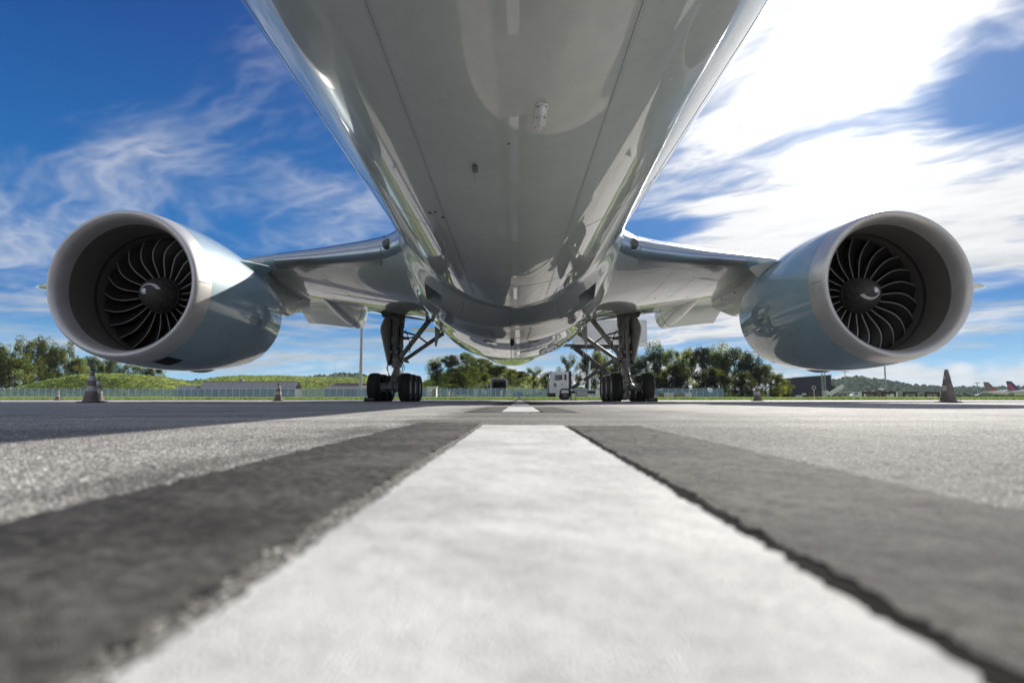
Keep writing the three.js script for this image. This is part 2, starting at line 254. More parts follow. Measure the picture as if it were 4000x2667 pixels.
// painted line of dashes, each dash with a black surround; the line runs a little to the right of the lens
{
  const yaw = -0.0125, edge = (s, q, amp) => (fbm(s * 130, q, 3, 3) - 0.5) * amp + (fbm(s * 9, q, 8, 2) - 0.5) * amp * 0.3;
  function strip(x0, x1, d0, d1, y, amp, seed, top = 0.005, amp1 = amp, follow = 0.75) {
    const near = d0 < 6, n = Math.min(700, Math.ceil((d1 - d0) / (near ? 0.006 : 0.03))), rows = [], L = [], Rr = [], across = near ? 28 : 6;
    for (let i = 0; i <= n; i++) {
      const d = d0 + (d1 - d0) * i / n, a = x0 + edge(d, seed, amp), b = x1 + edge(d, seed + 7, amp1), r = [];
      for (let k = 0; k <= across; k++) { const x = lerp(a, b, k / across); r.push(V(x, y + follow * relief(x + 0.0125 * d, Math.max(0.1, d)), -d + ((i === 0 || i === n) ? edge(x, seed + 3, amp) : 0))); }
      rows.push(r); L.push([r[0].clone().add(V(-0.001, -top, 0)), r[0]]); Rr.push([r[across], r[across].clone().add(V(0.001, -top, 0))]);
    }
    const fr = [rows[0].map((p) => p.clone().add(V(0, -top, 0.001))), rows[0]], g = merge([loft(rows, { flip: true }), loft(L, { flip: true }), loft(Rr, { flip: true }), loft(fr, { flip: true })]), uv = g.attributes.uv, p = g.attributes.position; for (let i = 0; i < p.count; i++) uv.setXY(i, p.getX(i) * 1.3, p.getZ(i) * 1.3); return g;
  }
  for (let k = 0; k < 12; k++) {
    const d0 = k ? -0.8 + k * 5.6 : -2.5, d1 = -0.8 + k * 5.6 + 3.15, far = k > 2;
    const amp = far ? 0.004 : 0.012;
    const o = struct('painted_dash', strip(-0.141, 0.163, d0, d1, 0.0065, amp, 11 + k, 0.006, amp, 0.6), M.white, k ? 'white dash of the centre line' : 'nearest white dash of the centre line'); o.rotation.y = yaw;
    const b1 = struct('black_surround', strip(-0.43, k ? -0.145 : -0.172, d0, k ? d1 : d1 + 0.35, 0.0032, amp * 1.6, 31 + k, 0.003, amp * 1.6, 1), M.black, 'black painted border beside a white dash'); b1.rotation.y = yaw;
    const b2 = struct('black_surround', strip(k < 2 ? 0.186 : 0.167, 0.46, d0, d1, 0.0032, amp * 1.2, 51 + k, 0.003, amp * 1.4, 1), M.black, 'black painted border beside a white dash'); b2.rotation.y = yaw;
    if (k < 2) { const t = struct('tar_joint', strip(0.155, 0.192, d0, d1, 0.0016, amp * 1.4, 71 + k, 0.003, amp * 1.4, 1), M.tar, 'black tar joint along the painted dash'); t.rotation.y = yaw; }
  }
}

// ---------------------------------------------------------------- the airliner
const AX = -0.05, AZ = 29.3;                                         // centre line, and depth of the main wheels
const plane = thing('airliner', 'large pale blue grey twin jet airliner seen from under its belly', 'airliner', [AX, 0, -AZ]);
const A = (x, y, d) => V(x, y, AZ - d);                               // x across, y up, d metres ahead of the lens
const FR = 3.1, FC = 5.65;
{ // fuselage
  const rows = [], seg = 112;
  const st = [...span(-8.2, -1, 16), ...span(-1, 44, 40).slice(1), ...span(44, 66.5, 30).slice(1)];
  for (const d of st) {
    let r = FR, c = FC, ry = FR;
    if (d < -1) { const t = (d + 8.2) / 7.2; r = FR * Math.sqrt(Math.max(0.0004, 1 - (1 - t) ** 2.1)); ry = r; c = FC - 0.75 * (1 - t) ** 1.6; }
    if (d > 44) { const t = (d - 44) / 22.5, bot = FC - FR + 4.6 * t ** 1.75, top = FC + FR - 0.95 * t ** 2; ry = (top - bot) / 2; c = (top + bot) / 2; r = FR * (1 - t ** 1.7) + 0.42 * t; }
    rows.push(Array.from({ length: seg }, (_, i) => { const a = i / seg * Math.PI * 2; return A(r * Math.sin(a), c + ry * Math.cos(a), d); }));
  }
  obj('fuselage', loft(rows, { close: true, caps: true, scale: 0.2 }), M.skin, plane);
  // sealed skin joints: lengthwise laps and hoops, thin beads standing 2 mm proud
  const bead = (pts, w = 0.012) => { const rows2 = pts.map(([p, across, n]) => [p.clone().addScaledVector(across, -w / 2), p.clone().addScaledVector(n, 0.003), p.clone().addScaledVector(across, w / 2)]); return loft(rows2); };
  const onBelly = (ang, d) => { const s = Math.sin(ang), c = -Math.cos(ang); return [A(FR * s, FC + FR * c, d), V(c, -s, 0), V(s, c, 0)]; };
  for (const deg of [-17, 17, -47, 47]) obj('skin_joint', bead(span(-1, 42, 60).map((d) => onBelly(deg * D2R, d)), 0.009), M.lapSeam, plane);
  for (const d of [3.4, 9.3, 13.1]) obj('skin_joint', bead(span(-80, 80, 80).map((a) => { const q = onBelly(a * D2R, d); return [q[0], V(0, 0, 1), q[2]]; }), 0.008), M.lapSeam, plane);
  // rivet lines along the laps and hoops
  const rg = new THREE.SphereGeometry(0.0045, 6, 3, 0, 7, 0, 1.57).scale(1, 0.45, 1), spots = [];
  for (const deg of [-17, 17, -47, 47]) for (const o of [-0.022, 0.022]) for (let d = 0; d < 15; d += 0.045) spots.push(onBelly(deg * D2R + o / FR, d));
  for (const d of [3.4, 9.3, 13.1]) for (const o of [-0.022, 0.022]) for (let a = -75; a < 75; a += 0.9) spots.push(onBelly(a * D2R, d + o));
  const rv = new THREE.InstancedMesh(rg, M.lapSeam, spots.length), q0 = new THREE.Quaternion(), m0 = new THREE.Matrix4(), one = V(1, 1, 1);
  spots.forEach(([p, , n], i) => { q0.setFromUnitVectors(V(0, 1, 0), n); m0.compose(p, q0, one); rv.setMatrixAt(i, m0); }); rv.name = 'rivets'; rv.userData = { kind: 'stuff' }; plane.add(rv);
  // blade antenna on its plate, drain mast, small fittings
  const an = part('belly_antenna', plane);
  obj('base_plate', plate([[-0.035, -0.24], [0.035, -0.24], [0.05, -0.2], [0.05, 0.2], [0.035, 0.24], [-0.035, 0.24], [-0.05, 0.2], [-0.05, -0.2]], 0.012, (u, v, w) => A(0.30 + u, FC - Math.sqrt(FR * FR - 0.09) - w, 5.1 - v)), M.whitePaint, an);
  obj('blade', loft(span(0, 1, 8).map((t) => { const w = 0.022 * (1 - 0.6 * t), l0 = 4.9 + 0.05 * t, l1 = 5.32 - 0.02 * t, y = FC - FR - 0.012 - 0.05 * t; return [A(0.30, y, l0), A(0.30 + w, y, l0 + 0.08), A(0.30 + w * 0.6, y, l1 - 0.1), A(0.30, y, l1), A(0.30 - w * 0.6, y, l1 - 0.1), A(0.30 - w, y, l0 + 0.08)]; }), { close: true, caps: true }), M.whitePaint, an);
  obj('blade', new THREE.SphereGeometry(0.035, 16, 10).scale(1, 1, 2.2).translate(0.30, FC - FR - 0.02, AZ - 4.93), M.whitePaint, an);
  for (const [sx, sd] of [[-0.038, 4.9], [0.038, 4.9], [-0.038, 5.1], [0.038, 5.1], [-0.038, 5.3], [0.038, 5.3]]) obj('screw', new THREE.CylinderGeometry(0.007, 0.007, 0.006, 10).translate(0.30 + sx, FC - FR - 0.004, AZ - sd), M.seam, an);
  const dm = part('drain_mast', plane);
  obj('fairing', [bx(0.06, 0.05, 0.14, -0.345, FC - FR - 0.01, AZ - 6.28, 0.018)], M.gearDark, dm);
  obj('pipe', rod(A(-0.345, FC - FR - 0.02, 6.3), A(-0.35, FC - FR - 0.1, 6.42), 0.012, 0.009), M.steel, dm);
  obj('drain_port', new THREE.CylinderGeometry(0.018, 0.018, 0.01, 14).translate(0.02, FC - FR - 0.002, AZ - 5.65), M.seam, plane);
  for (const [x, d] of [[-1.02, 8.35], [-0.93, 8.5], [-1.12, 8.5]]) obj('placard', new THREE.BoxGeometry(0.06, 0.004, 0.05).translate(x, FC - Math.sqrt(FR * FR - x * x) - 0.004, AZ - d).clone(), M.ink, plane);
}
// wing-to-body fairing
const fair = (d) => {
  const k = (pts) => { for (let i = 0; i < pts.length - 1; i++) if (d <= pts[i + 1][0]) return lerp(pts[i][1], pts[i + 1][1], sm(Math.min(1, Math.max(0, (d - pts[i][0]) / (pts[i + 1][0] - pts[i][0]))))); return pts[pts.length - 1][1]; };
  return { yb: k([[15.2, 2.70], [18.2, 2.24], [21, 2.12], [29.5, 2.13], [36, 2.36], [42, 2.85]]), w: k([[15.2, 2.86], [17.2, 3.22], [20.5, 3.56], [25, 3.80], [31, 3.78], [37, 3.4], [42, 2.7]]), n: k([[15.2, 2.0], [19, 2.2], [26, 2.35], [32, 2.3], [42, 2.0]]) };
};
const fairPt = (t, d) => { const { yb, w, n } = fair(d), s = Math.sin(t), c = Math.cos(t), yc = 5.0; return A(w * Math.sign(s) * Math.abs(s) ** (2 / n), yc - (yc - yb) * Math.abs(c) ** (2 / n), d); };
const fairN = (t, d) => { const e = 0.01, a = fairPt(t + e, d).sub(fairPt(t - e, d)), b = fairPt(t, d + 0.05).sub(fairPt(t, d - 0.05)), n = a.cross(b).normalize(); return n.y > 0 ? n.negate() : n; };
function fairAt(x, d) { let lo = 0, hi = Math.PI / 2; const s = Math.sign(x) || 1; for (let i = 0; i < 40; i++) { const m = (lo + hi) / 2; Math.abs(fairPt(m, d).x) < Math.abs(x) ? lo = m : hi = m; } return lo * s; }
const CSG = new Evaluator(); CSG.useGroups = true; CSG.attributes = ['position', 'uv', 'normal'];
function cut(geo, m, holes, hm) { let a = new Brush(geo, m); a.updateMatrixWorld(); for (const h of holes) { h.clearGroups(); const b = new Brush(h, hm); b.updateMatrixWorld(); a = CSG.evaluate(a, b, SUBTRACTION); } return a; }
{
  const rows = span(15.2, 42, 90).map((d) => { const r = span(-Math.PI / 2, Math.PI / 2, 96).map((t) => fairPt(t, d)); const { w } = fair(d); r.push(A(w * 0.6, 5.5, d), A(0, 5.6, d), A(-w * 0.6, 5.5, d)); return r; });
  const geo = loft(rows, { close: true, caps: true, scale: 0.2 });
  const hole = (t, d, wide, long, deep, tilt = 0) => { const p = fairPt(t, d), n = fairN(t, d), g = new THREE.BoxGeometry(wide, deep * 2, long); const z = V(0, 0, 1).addScaledVector(n, -n.z).normalize(), x = new THREE.Vector3().crossVectors(n, z).normalize(); g.rotateX(tilt); g.applyMatrix4(new THREE.Matrix4().makeBasis(x, n, z)); g.translate(p.x, p.y, p.z); return g; };
  const ID = 17.35, tIn = (s) => fairAt(s * 2.22, ID);
  const holes = [hole(tIn(-1), ID, 0.60, 1.5, 0.5), hole(tIn(1), ID, 0.60, 1.5, 0.5), hole(fairAt(-0.76, 21.7), 21.7, 0.42, 0.62, 0.18), hole(fairAt(0.82, 21.7), 21.7, 0.42, 0.62, 0.18), hole(fairAt(1.95, 19.2), 19.2, 0.14, 0.20, 0.12)];
  const b = cut(geo, M.skin, holes, M.duct);
  const o = new THREE.Mesh(b.geometry, b.material); o.name = 'belly_fairing'; o.castShadow = o.receiveShadow = true; plane.add(o);
  // frames round the ram air openings and a splitter lip
  for (const s of [-1, 1]) {
    const t0 = tIn(s), fr = part('air_intake', plane), C = (a, d) => { const p = fairPt(t0 + a, d); return p.addScaledVector(fairN(t0 + a, d), 0.006); };
    const e = 0.31 / 2.9; obj('intake_lip', [rod(C(-e, ID + 0.75), C(e, ID + 0.75), 0.022), rod(C(-e, ID - 0.75), C(e, ID - 0.75), 0.010), rod(C(-e, ID - 0.75), C(-e, ID + 0.75), 0.010), rod(C(e, ID - 0.75), C(e, ID + 0.75), 0.010)], M.slat, fr);
    const p0 = C(-e, ID - 0.74), p1 = C(e, ID - 0.74), q1 = C(e, ID + 0.65).addScaledVector(fairN(t0, ID), -0.42), q0 = C(-e, ID + 0.65).addScaledVector(fairN(t0, ID), -0.42);
    obj('intake_ramp', loft([[p0, p1], [q0, q1]]), M.liner, fr);
  }
  // sealed joints of doors and panels on the flat belly
  const bead = (pts, w = 0.014) => loft(pts.map(([t, d], i) => { const a = pts[Math.max(0, i - 1)], b2 = pts[Math.min(pts.length - 1, i + 1)]; const dir = fairPt(b2[0], b2[1]).sub(fairPt(a[0], a[1])).normalize(), n = fairN(t, d), ac = dir.cross(n).normalize().multiplyScalar(w / 2), p = fairPt(t, d); return [p.clone().sub(ac).addScaledVector(n, 0.0015), p.clone().addScaledVector(n, 0.004), p.clone().add(ac).addScaledVector(n, 0.0015)]; }));
  const across = (d, x0, x1, w) => bead(span(x0, x1, 40).map((x) => [fairAt(x, d), d]), w), along = (x0, x1, d0, d1, w) => bead(span(0, 1, 30).map((u) => [fairAt(lerp(x0, x1, u), lerp(d0, d1, u)), lerp(d0, d1, u)]), w);
  for (const g of [across(18.5, -2.6, 2.6, 0.02), across(22.1, -0.6, 0.62, 0.03), along(0.01, 0.01, 22.0, 40, 0.03), along(-0.62, -0.50, 18.5, 22.1, 0.024), along(0.64, 0.52, 18.5, 22.1, 0.024), along(-0.72, -0.66, 22.2, 26.2, 0.03), along(0.74, 0.68, 22.2, 26.2, 0.03), across(27, -1.9, -1.0, 0.06), across(27, 1.0, 1.9, 0.06), along(1.25, 1.6, 16.3, 18.5, 0.014), along(-1.25, -1.6, 16.3, 18.5, 0.014), along(0.0, 0.0, 15.9, 18.5, 0.012), along(-2.1, -2.0, 17.2, 21, 0.012), along(2.2, 2.05, 17.2, 21, 0.012)]) obj('panel_joint', g, M.seam, plane);
  const bc = part('beacon', plane); obj('housing', rod(A(0.06, 2.13, 21.2), A(0.06, 2.02, 21.2), 0.075, 0.085, 20), M.truckDark, bc); obj('lens', new THREE.SphereGeometry(0.075, 18, 10, 0, 7, 1.57, 1.57).translate(0.06, 2.02, AZ - 21.2), M.darkGlass, bc);
  const mast = part('blade_antenna', plane); // curved blade on the sunward side
  obj('blade', loft(span(0, 1, 8).map((t) => { const x = 3.02 + 0.06 * t, y = 2.98 - 0.42 * t, w = 0.03 * (1 - 0.4 * t), d = 25.6 + 0.25 * t, c = 0.42 * (1 - 0.5 * t); return [A(x, y, d), A(x + w, y, d + c * 0.4), A(x, y, d + c), A(x - w, y, d + c * 0.4)]; }), { close: true, caps: true }), M.skin, mast);
}
// ---------------------------------------------------------------- wings
const stn = [ // x, depth of leading edge, chord, height of leading edge, height of trailing edge, thickness ratio, extra depth below
  [2.6, 16.6, 15.4, 5.28, 4.15, 0.150, 0.75], [3.05, 17.35, 14.5, 5.06, 4.12, 0.147, 0.50], [3.45, 18.0, 13.75, 4.90, 4.12, 0.145, 0.26], [3.95, 18.55, 13.15, 4.84, 4.16, 0.143, 0.10], [4.6, 19.05, 12.65, 4.86, 4.22, 0.138, 0.02],
  [6.8, 20.7, 11.1, 5.06, 4.52, 0.126, 0], [8.9, 22.25, 9.75, 5.29, 4.80, 0.118, 0], [10.2, 23.2, 9.0, 5.42, 4.98, 0.113, 0], [18, 28.9, 6.3, 6.0, 5.82, 0.105, 0], [28.2, 36.35, 3.3, 7.05, 6.98, 0.098, 0], [31.4, 39.6, 1.9, 7.5, 7.46, 0.09, 0], [32.4, 41.4, 0.7, 7.65, 7.63, 0.08, 0],
];
function stationAt(x) { const a = Math.abs(x); let i = 0; while (i < stn.length - 2 && stn[i + 1][0] < a) i++; const p0 = stn[Math.max(0, i - 1)], p1 = stn[i], p2 = stn[i + 1], t = (a - p1[0]) / (p2[0] - p1[0]); return p1.map((v, k) => lerp(v, p2[k], t)); }
const thick = (c, t) => 5 * t * (0.2969 * Math.sqrt(c) - 0.1260 * c - 0.3516 * c * c + 0.2843 * c ** 3 - 0.1030 * c ** 4);
function wingPt(x, c, lower, off = 0) { // c 0..1 along chord
  const [, dl, ch, yl, yt, tk, ex] = stationAt(x), th = thick(c, tk) * ch, base = lerp(yl, yt, c);
  const y = lower ? base - th * (0.98) - ex * Math.sin(Math.PI * Math.min(1, c * 1.15)) ** 0.8 * (c < 0.87 ? 1 : 0) - off : base + th * 1.0 + off;
  return A(x, y, dl + ch * c - (c < 0.02 ? off : 0));
}
const cs = span(0, 1, 30, (t) => t ** 1.9);
for (const s of [-1, 1]) {
  const side = s < 0 ? 'shaded' : 'sunward';
  const w = part('wing', plane);
  const xs = [2.6, 2.8, 3.05, 3.25, 3.45, 3.7, 3.95, 4.25, 4.6, 5.3, 6, 6.8, 7.8, 8.9, 10.2, 12, 14, 16, 18, 21, 24, 28.2, 30, 31.4, 32.4];
  const rows = xs.map((x) => [...cs.slice().reverse().map((c) => wingPt(s * x, c, false)), ...cs.slice(1).map((c) => wingPt(s * x, c, true))]);
  const geo = loft(rows, { close: true, caps: true, scale: 0.2 });
  const well = new THREE.BoxGeometry(2.6, 1.0, 3.3); well.translate(s * 4.95, 3.75, AZ - 29.0);
  const b = cut(geo, M.skin, [well], M.primer); const o = new THREE.Mesh(b.geometry, b.material); o.name = 'wing_skin'; o.castShadow = o.receiveShadow = true; w.add(o);
  // bare metal slat along the leading edge, and the root piece with the landing lamp
  const slat = (x0, x1, off, cu, cl) => loft(span(x0, x1, 14).map((x) => [...span(cu, 0, 12, (t) => 1 - (1 - t) ** 0.6).map((c) => wingPt(s * x, Math.max(0, c), false, off)), ...span(0, cl, 12, (t) => t ** 1.7).slice(1).map((c) => wingPt(s * x, c, true, off))]), { scale: 0.3 });
  obj('slat', slat(4.06, 8.75, 0.012, 0.10, 0.032), M.slat, w); obj('slat', slat(11.2, 30, 0.012, 0.10, 0.035), M.slat, w);
  obj('leading_edge', slat(2.9, 4.03, 0.006, 0.07, 0.016), M.slat, w);
  obj('leading_edge', slat(8.79, 9.3, 0.006, 0.08, 0.03), M.cowl, w);
  const lampC = wingPt(s * 3.78, 0, false).add(V(0, -0.015, 0.012)), n = V(s * -0.12, -0.10, 1).normalize(), q = new THREE.Quaternion().setFromUnitVectors(V(0, 1, 0), n);
  const place = (g) => g.applyQuaternion(q).translate(lampC.x, lampC.y, lampC.z);
  const la = part('landing_lamp', w);
  obj('lamp_ring', place(new THREE.TorusGeometry(0.175, 0.014, 10, 36).rotateX(Math.PI / 2).scale(0.85, 1, 1.05)), M.slat, w);
  plane.remove(la); w.remove(la);
  obj('lamp_bowl', place(lathe([[0.001, -0.16], [0.08, -0.14], [0.14, -0.08], [0.165, 0.0]], 30)), M.chrome, w);
  obj('lamp_lens', place(new THREE.SphereGeometry(0.30, 24, 8, 0, 7, 0, 0.58).translate(0, -0.225, 0)), M.darkGlass, w);
  // panel joints under the wing
  const seamW = (pts) => loft(pts.map(([x, c]) => { const p = wingPt(s * x, c, true, 0.003); return [p.clone().add(V(0.008, 0.002, 0)), p, p.clone().add(V(-0.008, 0.002, 0))]; }));
  for (const x of [5.2, 6.4, 7.6, 8.7]) obj('panel_joint', seamW(span(0.06, 0.62, 20).map((c) => [x - 1.9 * c + 0.4, c])), M.seam, w);
  // canoe over the inboard flap track
  const can = span(24.2, 33.0, 30).map((d) => { const t = (d - 24.2) / 8.8, cx = 8.05, wy = stationAt(cx), ylow = wingPt(cx, Math.min(0.97, (d - wy[1]) / wy[2]), true).y, dr = 0.92 * Math.sin(Math.min(1, t * 1.08) * Math.PI * 0.5) ** 1.4 * Math.sqrt(Math.max(0, 1 - Math.max(0, (t - 0.82) / 0.18) ** 2)), wd = 0.05 + 0.40 * Math.sin(Math.min(1, t * 1.4) * Math.PI / 2) * Math.sqrt(Math.max(0.0, 1 - Math.max(0, (t - 0.78) / 0.22) ** 2.2)); return span(0, 1, 24).map((u) => { const a = u * Math.PI * 2; const yy = Math.cos(a), y0 = Math.max(ylow, 4.6 + 0.15 * t); return A(s * (cx + wd * Math.sin(a)), yy > 0 ? y0 + 0.15 * yy - 0.05 : y0 - 0.05 + yy * (dr + 0.02), d); }); });
  obj('flap_track_fairing', loft(can, { close: true, scale: 0.3 }), M.skin, w);
  const jn = can[22]; obj('panel_joint', new THREE.TubeGeometry(new THREE.CatmullRomCurve3(jn.slice(6, 20)), 30, 0.012, 6), M.seam, w);
  // drooped flaperon behind the engine
  const fp = [[8.35, 0], [11.1, 0]].map(([x]) => x); const FY = (x) => wingPt(x, 0.985, true).y + 0.02, FD = (x) => { const k = stationAt(x); return k[1] + k[2] * 0.90; };
  const prof = [[0, 0.06], [0.25, 0.16], [0.7, 0.10], [1.65, 0.012]], droop = 28 * D2R;
  obj('flaperon', loft(span(8.35, 11.1, 8).map((x) => { const up = prof.map(([l, h]) => [l, h]), lo = prof.slice().reverse().map(([l, h]) => [l, -h * 0.9]); return [...up, ...lo].map(([l, h]) => A(s * x, FY(x) - 0.05 - l * Math.sin(droop) + h * Math.cos(droop), FD(x) + l * Math.cos(droop) + h * Math.sin(droop))); }), { close: true, caps: true, scale: 0.3 }), M.skin, w);
  for (const [x, c] of [[6.3, 0.28], [7.2, 0.33], [5.6, 0.3]]) obj('vent', new THREE.CylinderGeometry(0.035, 0.035, 0.008, 14).translate(...wingPt(s * x, c, true, 0.004).toArray()), M.ink, w);
}

// ---------------------------------------------------------------- engines
const cowlProf = [[0.62, 1.945], [0.9, 1.972], [1.4, 2.005], [2.2, 2.03], [3.0, 2.025], [3.8, 1.985], [4.6, 1.92], [5.4, 1.83], [6.15, 1.725]];
const cowlR = (a) => { for (let i = 0; i < cowlProf.length - 1; i++) if (a <= cowlProf[i + 1][0]) { const t = (a - cowlProf[i][0]) / (cowlProf[i + 1][0] - cowlProf[i][0]); return lerp(cowlProf[i][1], cowlProf[i + 1][1], t); } return 1.725; };
const EY = 2.95, EX = 9.6, ED = 14.8;
function turned(pts, seg = 128) { // [axial back from the lip, radius] turned about the engine axis; the lip looks to +z
  const g = lathe(pts.map(([a, r]) => [r, -a]), seg); g.rotateX(Math.PI / 2); const uv = g.attributes.uv; for (let i = 0; i < uv.count; i++) uv.setXY(i, uv.getX(i) * 9, uv.getY(i) * 2); return g;
}
function smoothProf(pts, n = 60) { const c = new THREE.CatmullRomCurve3(pts.map(([a, r]) => V(a, r, 0))); return c.getPoints(n).map((p) => [p.x, p.y]); }
const onCowl = (ang, a, off = 0) => { const r = cowlR(a) + off; return V(r * Math.cos(ang), r * Math.sin(ang), -a); };
function cowlPatch(a0, a1, g0, g1, off, na = 12, ng = 12) { // patch of the cowl between axial stations and angles
  const rows = span(g0, g1, ng).map((g) => span(a0, a1, na).map((a) => onCowl(g, a, off))), geo = loft(rows), uv = geo.attributes.uv; let k = 0; for (let j = 0; j <= ng; j++) for (let i = 0; i <= na; i++) uv.setXY(k++, i / na, j / ng); return geo;
}
function lettering(text, w, h, font, ink = '#39424a') { const c = document.createElement('canvas'); c.width = w; c.height = h; const x = c.getContext('2d'); x.fillStyle = '#000'; x.fillRect(0, 0, w, h); x.fillStyle = '#fff'; x.strokeStyle = '#fff'; x.font = font; x.textAlign = 'center'; x.textBaseline = 'middle'; text(x, w, h); const t = new THREE.CanvasTexture(c); return t; }
const inkOn = (alpha, c = col(0.07, 0.085, 0.095)) => mat(c, 0.5, { alphaMap: alpha, transparent: true });
const geText = lettering((x, w, h) => { x.lineWidth = 7; x.font = '150px serif'; x.strokeText('G', 70, h / 2); x.strokeText('E', 175, h / 2); for (const cx of [300, 425]) { x.lineWidth = 8; for (const r of [62, 44, 26]) { x.beginPath(); x.ellipse(cx, h / 2, r * 0.9, r * 1.25, 0, 0, 7); x.stroke(); } } }, 512, 220, '150px serif');
const smallText = lettering((x, w, h) => { x.font = 'bold 34px sans-serif'; x.fillText('CAUTION', w / 2, 28); x.font = '24px sans-serif'; x.fillText('HOIST POINT', w / 2, 68); x.fillText('FAN COWL', w / 2, 100); }, 256, 128, '24px');
for (const s of [-1, 1]) {
  const e = part('engine', plane); e.position.copy(A(s * EX, EY, ED)); e.rotation.y = s * -0.012;
  obj('inlet_lip', turned(smoothProf([[0.50, 1.630], [0.34, 1.638], [0.18, 1.662], [0.07, 1.705], [0.012, 1.755], [0.0, 1.790], [0.022, 1.825], [0.09, 1.862], [0.22, 1.895], [0.42, 1.925], [0.62, 1.944]], 70)), M.lip, e);
  obj('nacelle', turned(smoothProf(cowlProf, 60)), M.cowl, e);
  obj('inlet_liner', turned(smoothProf([[0.503, 1.632], [0.9, 1.642], [1.4, 1.655], [1.62, 1.66], [2.7, 1.66]], 30)), M.liner, e);
  obj('liner_ring', turned([[1.50, 1.652], [1.50, 1.640], [1.62, 1.640], [1.62, 1.655]]), M.darkMetal, e);
  obj('liner_ring', turned([[0.50, 1.634], [0.498, 1.627], [0.53, 1.627], [0.535, 1.634]]), M.gear, e);
  for (const g of [0.04, Math.PI - 0.04]) obj('lip_joint', [loft(span(0, 1, 20).map((t) => { const a = 0.42 * t + 0.1, r = 1.862 + 0.075 * Math.sqrt(t) + 0.002; return [V(r * Math.cos(g - 0.003), r * Math.sin(g - 0.003), -a), V(r * Math.cos(g + 0.003), r * Math.sin(g + 0.003), -a)]; }))], M.seam, e);
  obj('bulkhead', turned([[2.6, 0.2], [2.62, 1.66]], 48), M.gearDark, e);
  obj('nozzle_lip', turned([[6.15, 1.726], [6.16, 1.70], [5.7, 1.60], [5.0, 1.60]], 96), M.lip, e);
  obj('core_cowl', turned(smoothProf([[4.2, 1.25], [5.6, 1.22], [7.0, 1.05], [8.4, 0.80]], 30), 72), M.gear, e);
  obj('exhaust_plug', turned(smoothProf([[7.8, 0.55], [8.6, 0.48], [9.6, 0.2], [10.1, 0.02]], 20), 40), M.gear, e);
  // spinner and its white comma
  const spR = (t) => 0.47 * Math.sin(Math.min(1, t) * Math.PI / 2) ** 0.82, spA = (t) => 0.98 + 0.80 * t ** 1.15;   // t 0 tip .. 1 base
  obj('spinner', turned(span(0, 1, 30).map((t) => [spA(t), Math.max(0.001, spR(t))]), 64), M.spinner, e);
  obj('spinner_ring', turned([[1.78, 0.472], [1.775, 0.50], [1.86, 0.51]], 64), M.darkMetal, e);
  for (let k = 0; k < 44; k++) { const g = k / 44 * Math.PI * 2; obj('rivet', new THREE.SphereGeometry(0.009, 6, 4).translate(0.462 * Math.cos(g), 0.462 * Math.sin(g), -1.722), M.gear, e); }
  const tOf = (r) => { let lo = 0, hi = 1; for (let i = 0; i < 30; i++) { const m = (lo + hi) / 2; spR(m) < r ? lo = m : hi = m; } return lo; };
  const onSp = (r, g) => { const t = tOf(Math.max(0.004, r)); return V((r + 0.003) * Math.cos(g), (r + 0.003) * Math.sin(g), -(spA(t) - 0.004)); }, turn0 = s < 0 ? 3.75 : 3.75 + Math.PI;
  obj('spinner_mark', loft(span(0, 1, 46).map((u) => { const g = turn0 - u * 3.5, rm = 0.095 + 0.165 * u ** 1.3, wd = 0.008 + 0.026 * u ** 0.8; return span(-1, 1, 4).map((k) => onSp(rm + k * wd, g)); })), M.whitePaint, e);
  const hx = -0.022 * Math.sign(-s), hy = 0.0; // round head of the comma
  obj('spinner_mark', loft([0.001, 0.5, 1].map((k) => span(0, Math.PI * 2, 24).map((q) => { const x = hx + 0.058 * k * Math.cos(q), y = hy + 0.058 * k * Math.sin(q); return onSp(Math.hypot(x, y), Math.atan2(y, x)); }))), M.whitePaint, e);
  obj('spinner_mark', loft(span(0, 1, 16).map((u) => { const g = turn0 + 1.6 * (1 - u), rm = 0.060 + 0.035 * u, wd = 0.010; return [onSp(rm - wd, g), onSp(rm + wd, g)]; })), M.whitePaint, e);
  // 22 swept fan blades
  const le = (q) => ({ r: lerp(0.48, 1.635, q), g: 0.085 * Math.sin(q * Math.PI * 1.35) * (0.35 + 0.65 * q) - 0.07 * q * q * q, a: 1.86 - 0.16 * Math.sin(q * Math.PI) * q + 0.02 * q, stag: lerp(18, 62, q ** 0.9) * D2R, ch: lerp(0.46, 0.66, q) });
  const bladeGeo = (() => {
    const rows = span(0, 1, 26).map((q) => { const k = le(q); const pts = [], cc = [0, 0.015, 0.05, 0.12, 0.3, 0.55, 0.8, 1];
      const P2 = (c, o) => { const cam = 0.10 * Math.sin(c * Math.PI) * k.ch, ax = k.a + c * k.ch * Math.cos(k.stag), tg = -(c * k.ch * Math.sin(k.stag) + cam * Math.cos(k.stag)) + o * Math.cos(k.stag), g = k.g + tg / k.r; return V(k.r * Math.cos(g), k.r * Math.sin(g), -ax - o * Math.sin(k.stag)); };
      const th = (c) => 0.024 * (1 - 0.45 * q) * Math.sqrt(Math.max(0.02, c)) * (1.25 - c);
      for (const c of cc) pts.push(P2(c, th(c) * 1.4)); for (const c of cc.slice().reverse()) pts.push(P2(c, -th(c) * 1.4)); return pts; });
    const g = loft(rows, { close: true, caps: true }), n = rows[0].length, c = []; for (let i = 0; i < g.attributes.position.count; i++) { const k = i < rows.length * n ? i % n : 5; const edge = k <= 1 || k >= n - 2; c.push(...(edge ? [0.50, 0.475, 0.44] : [0.030, 0.028, 0.026])); } g.setAttribute('color', new THREE.Float32BufferAttribute(c, 3)); return g;
  })();
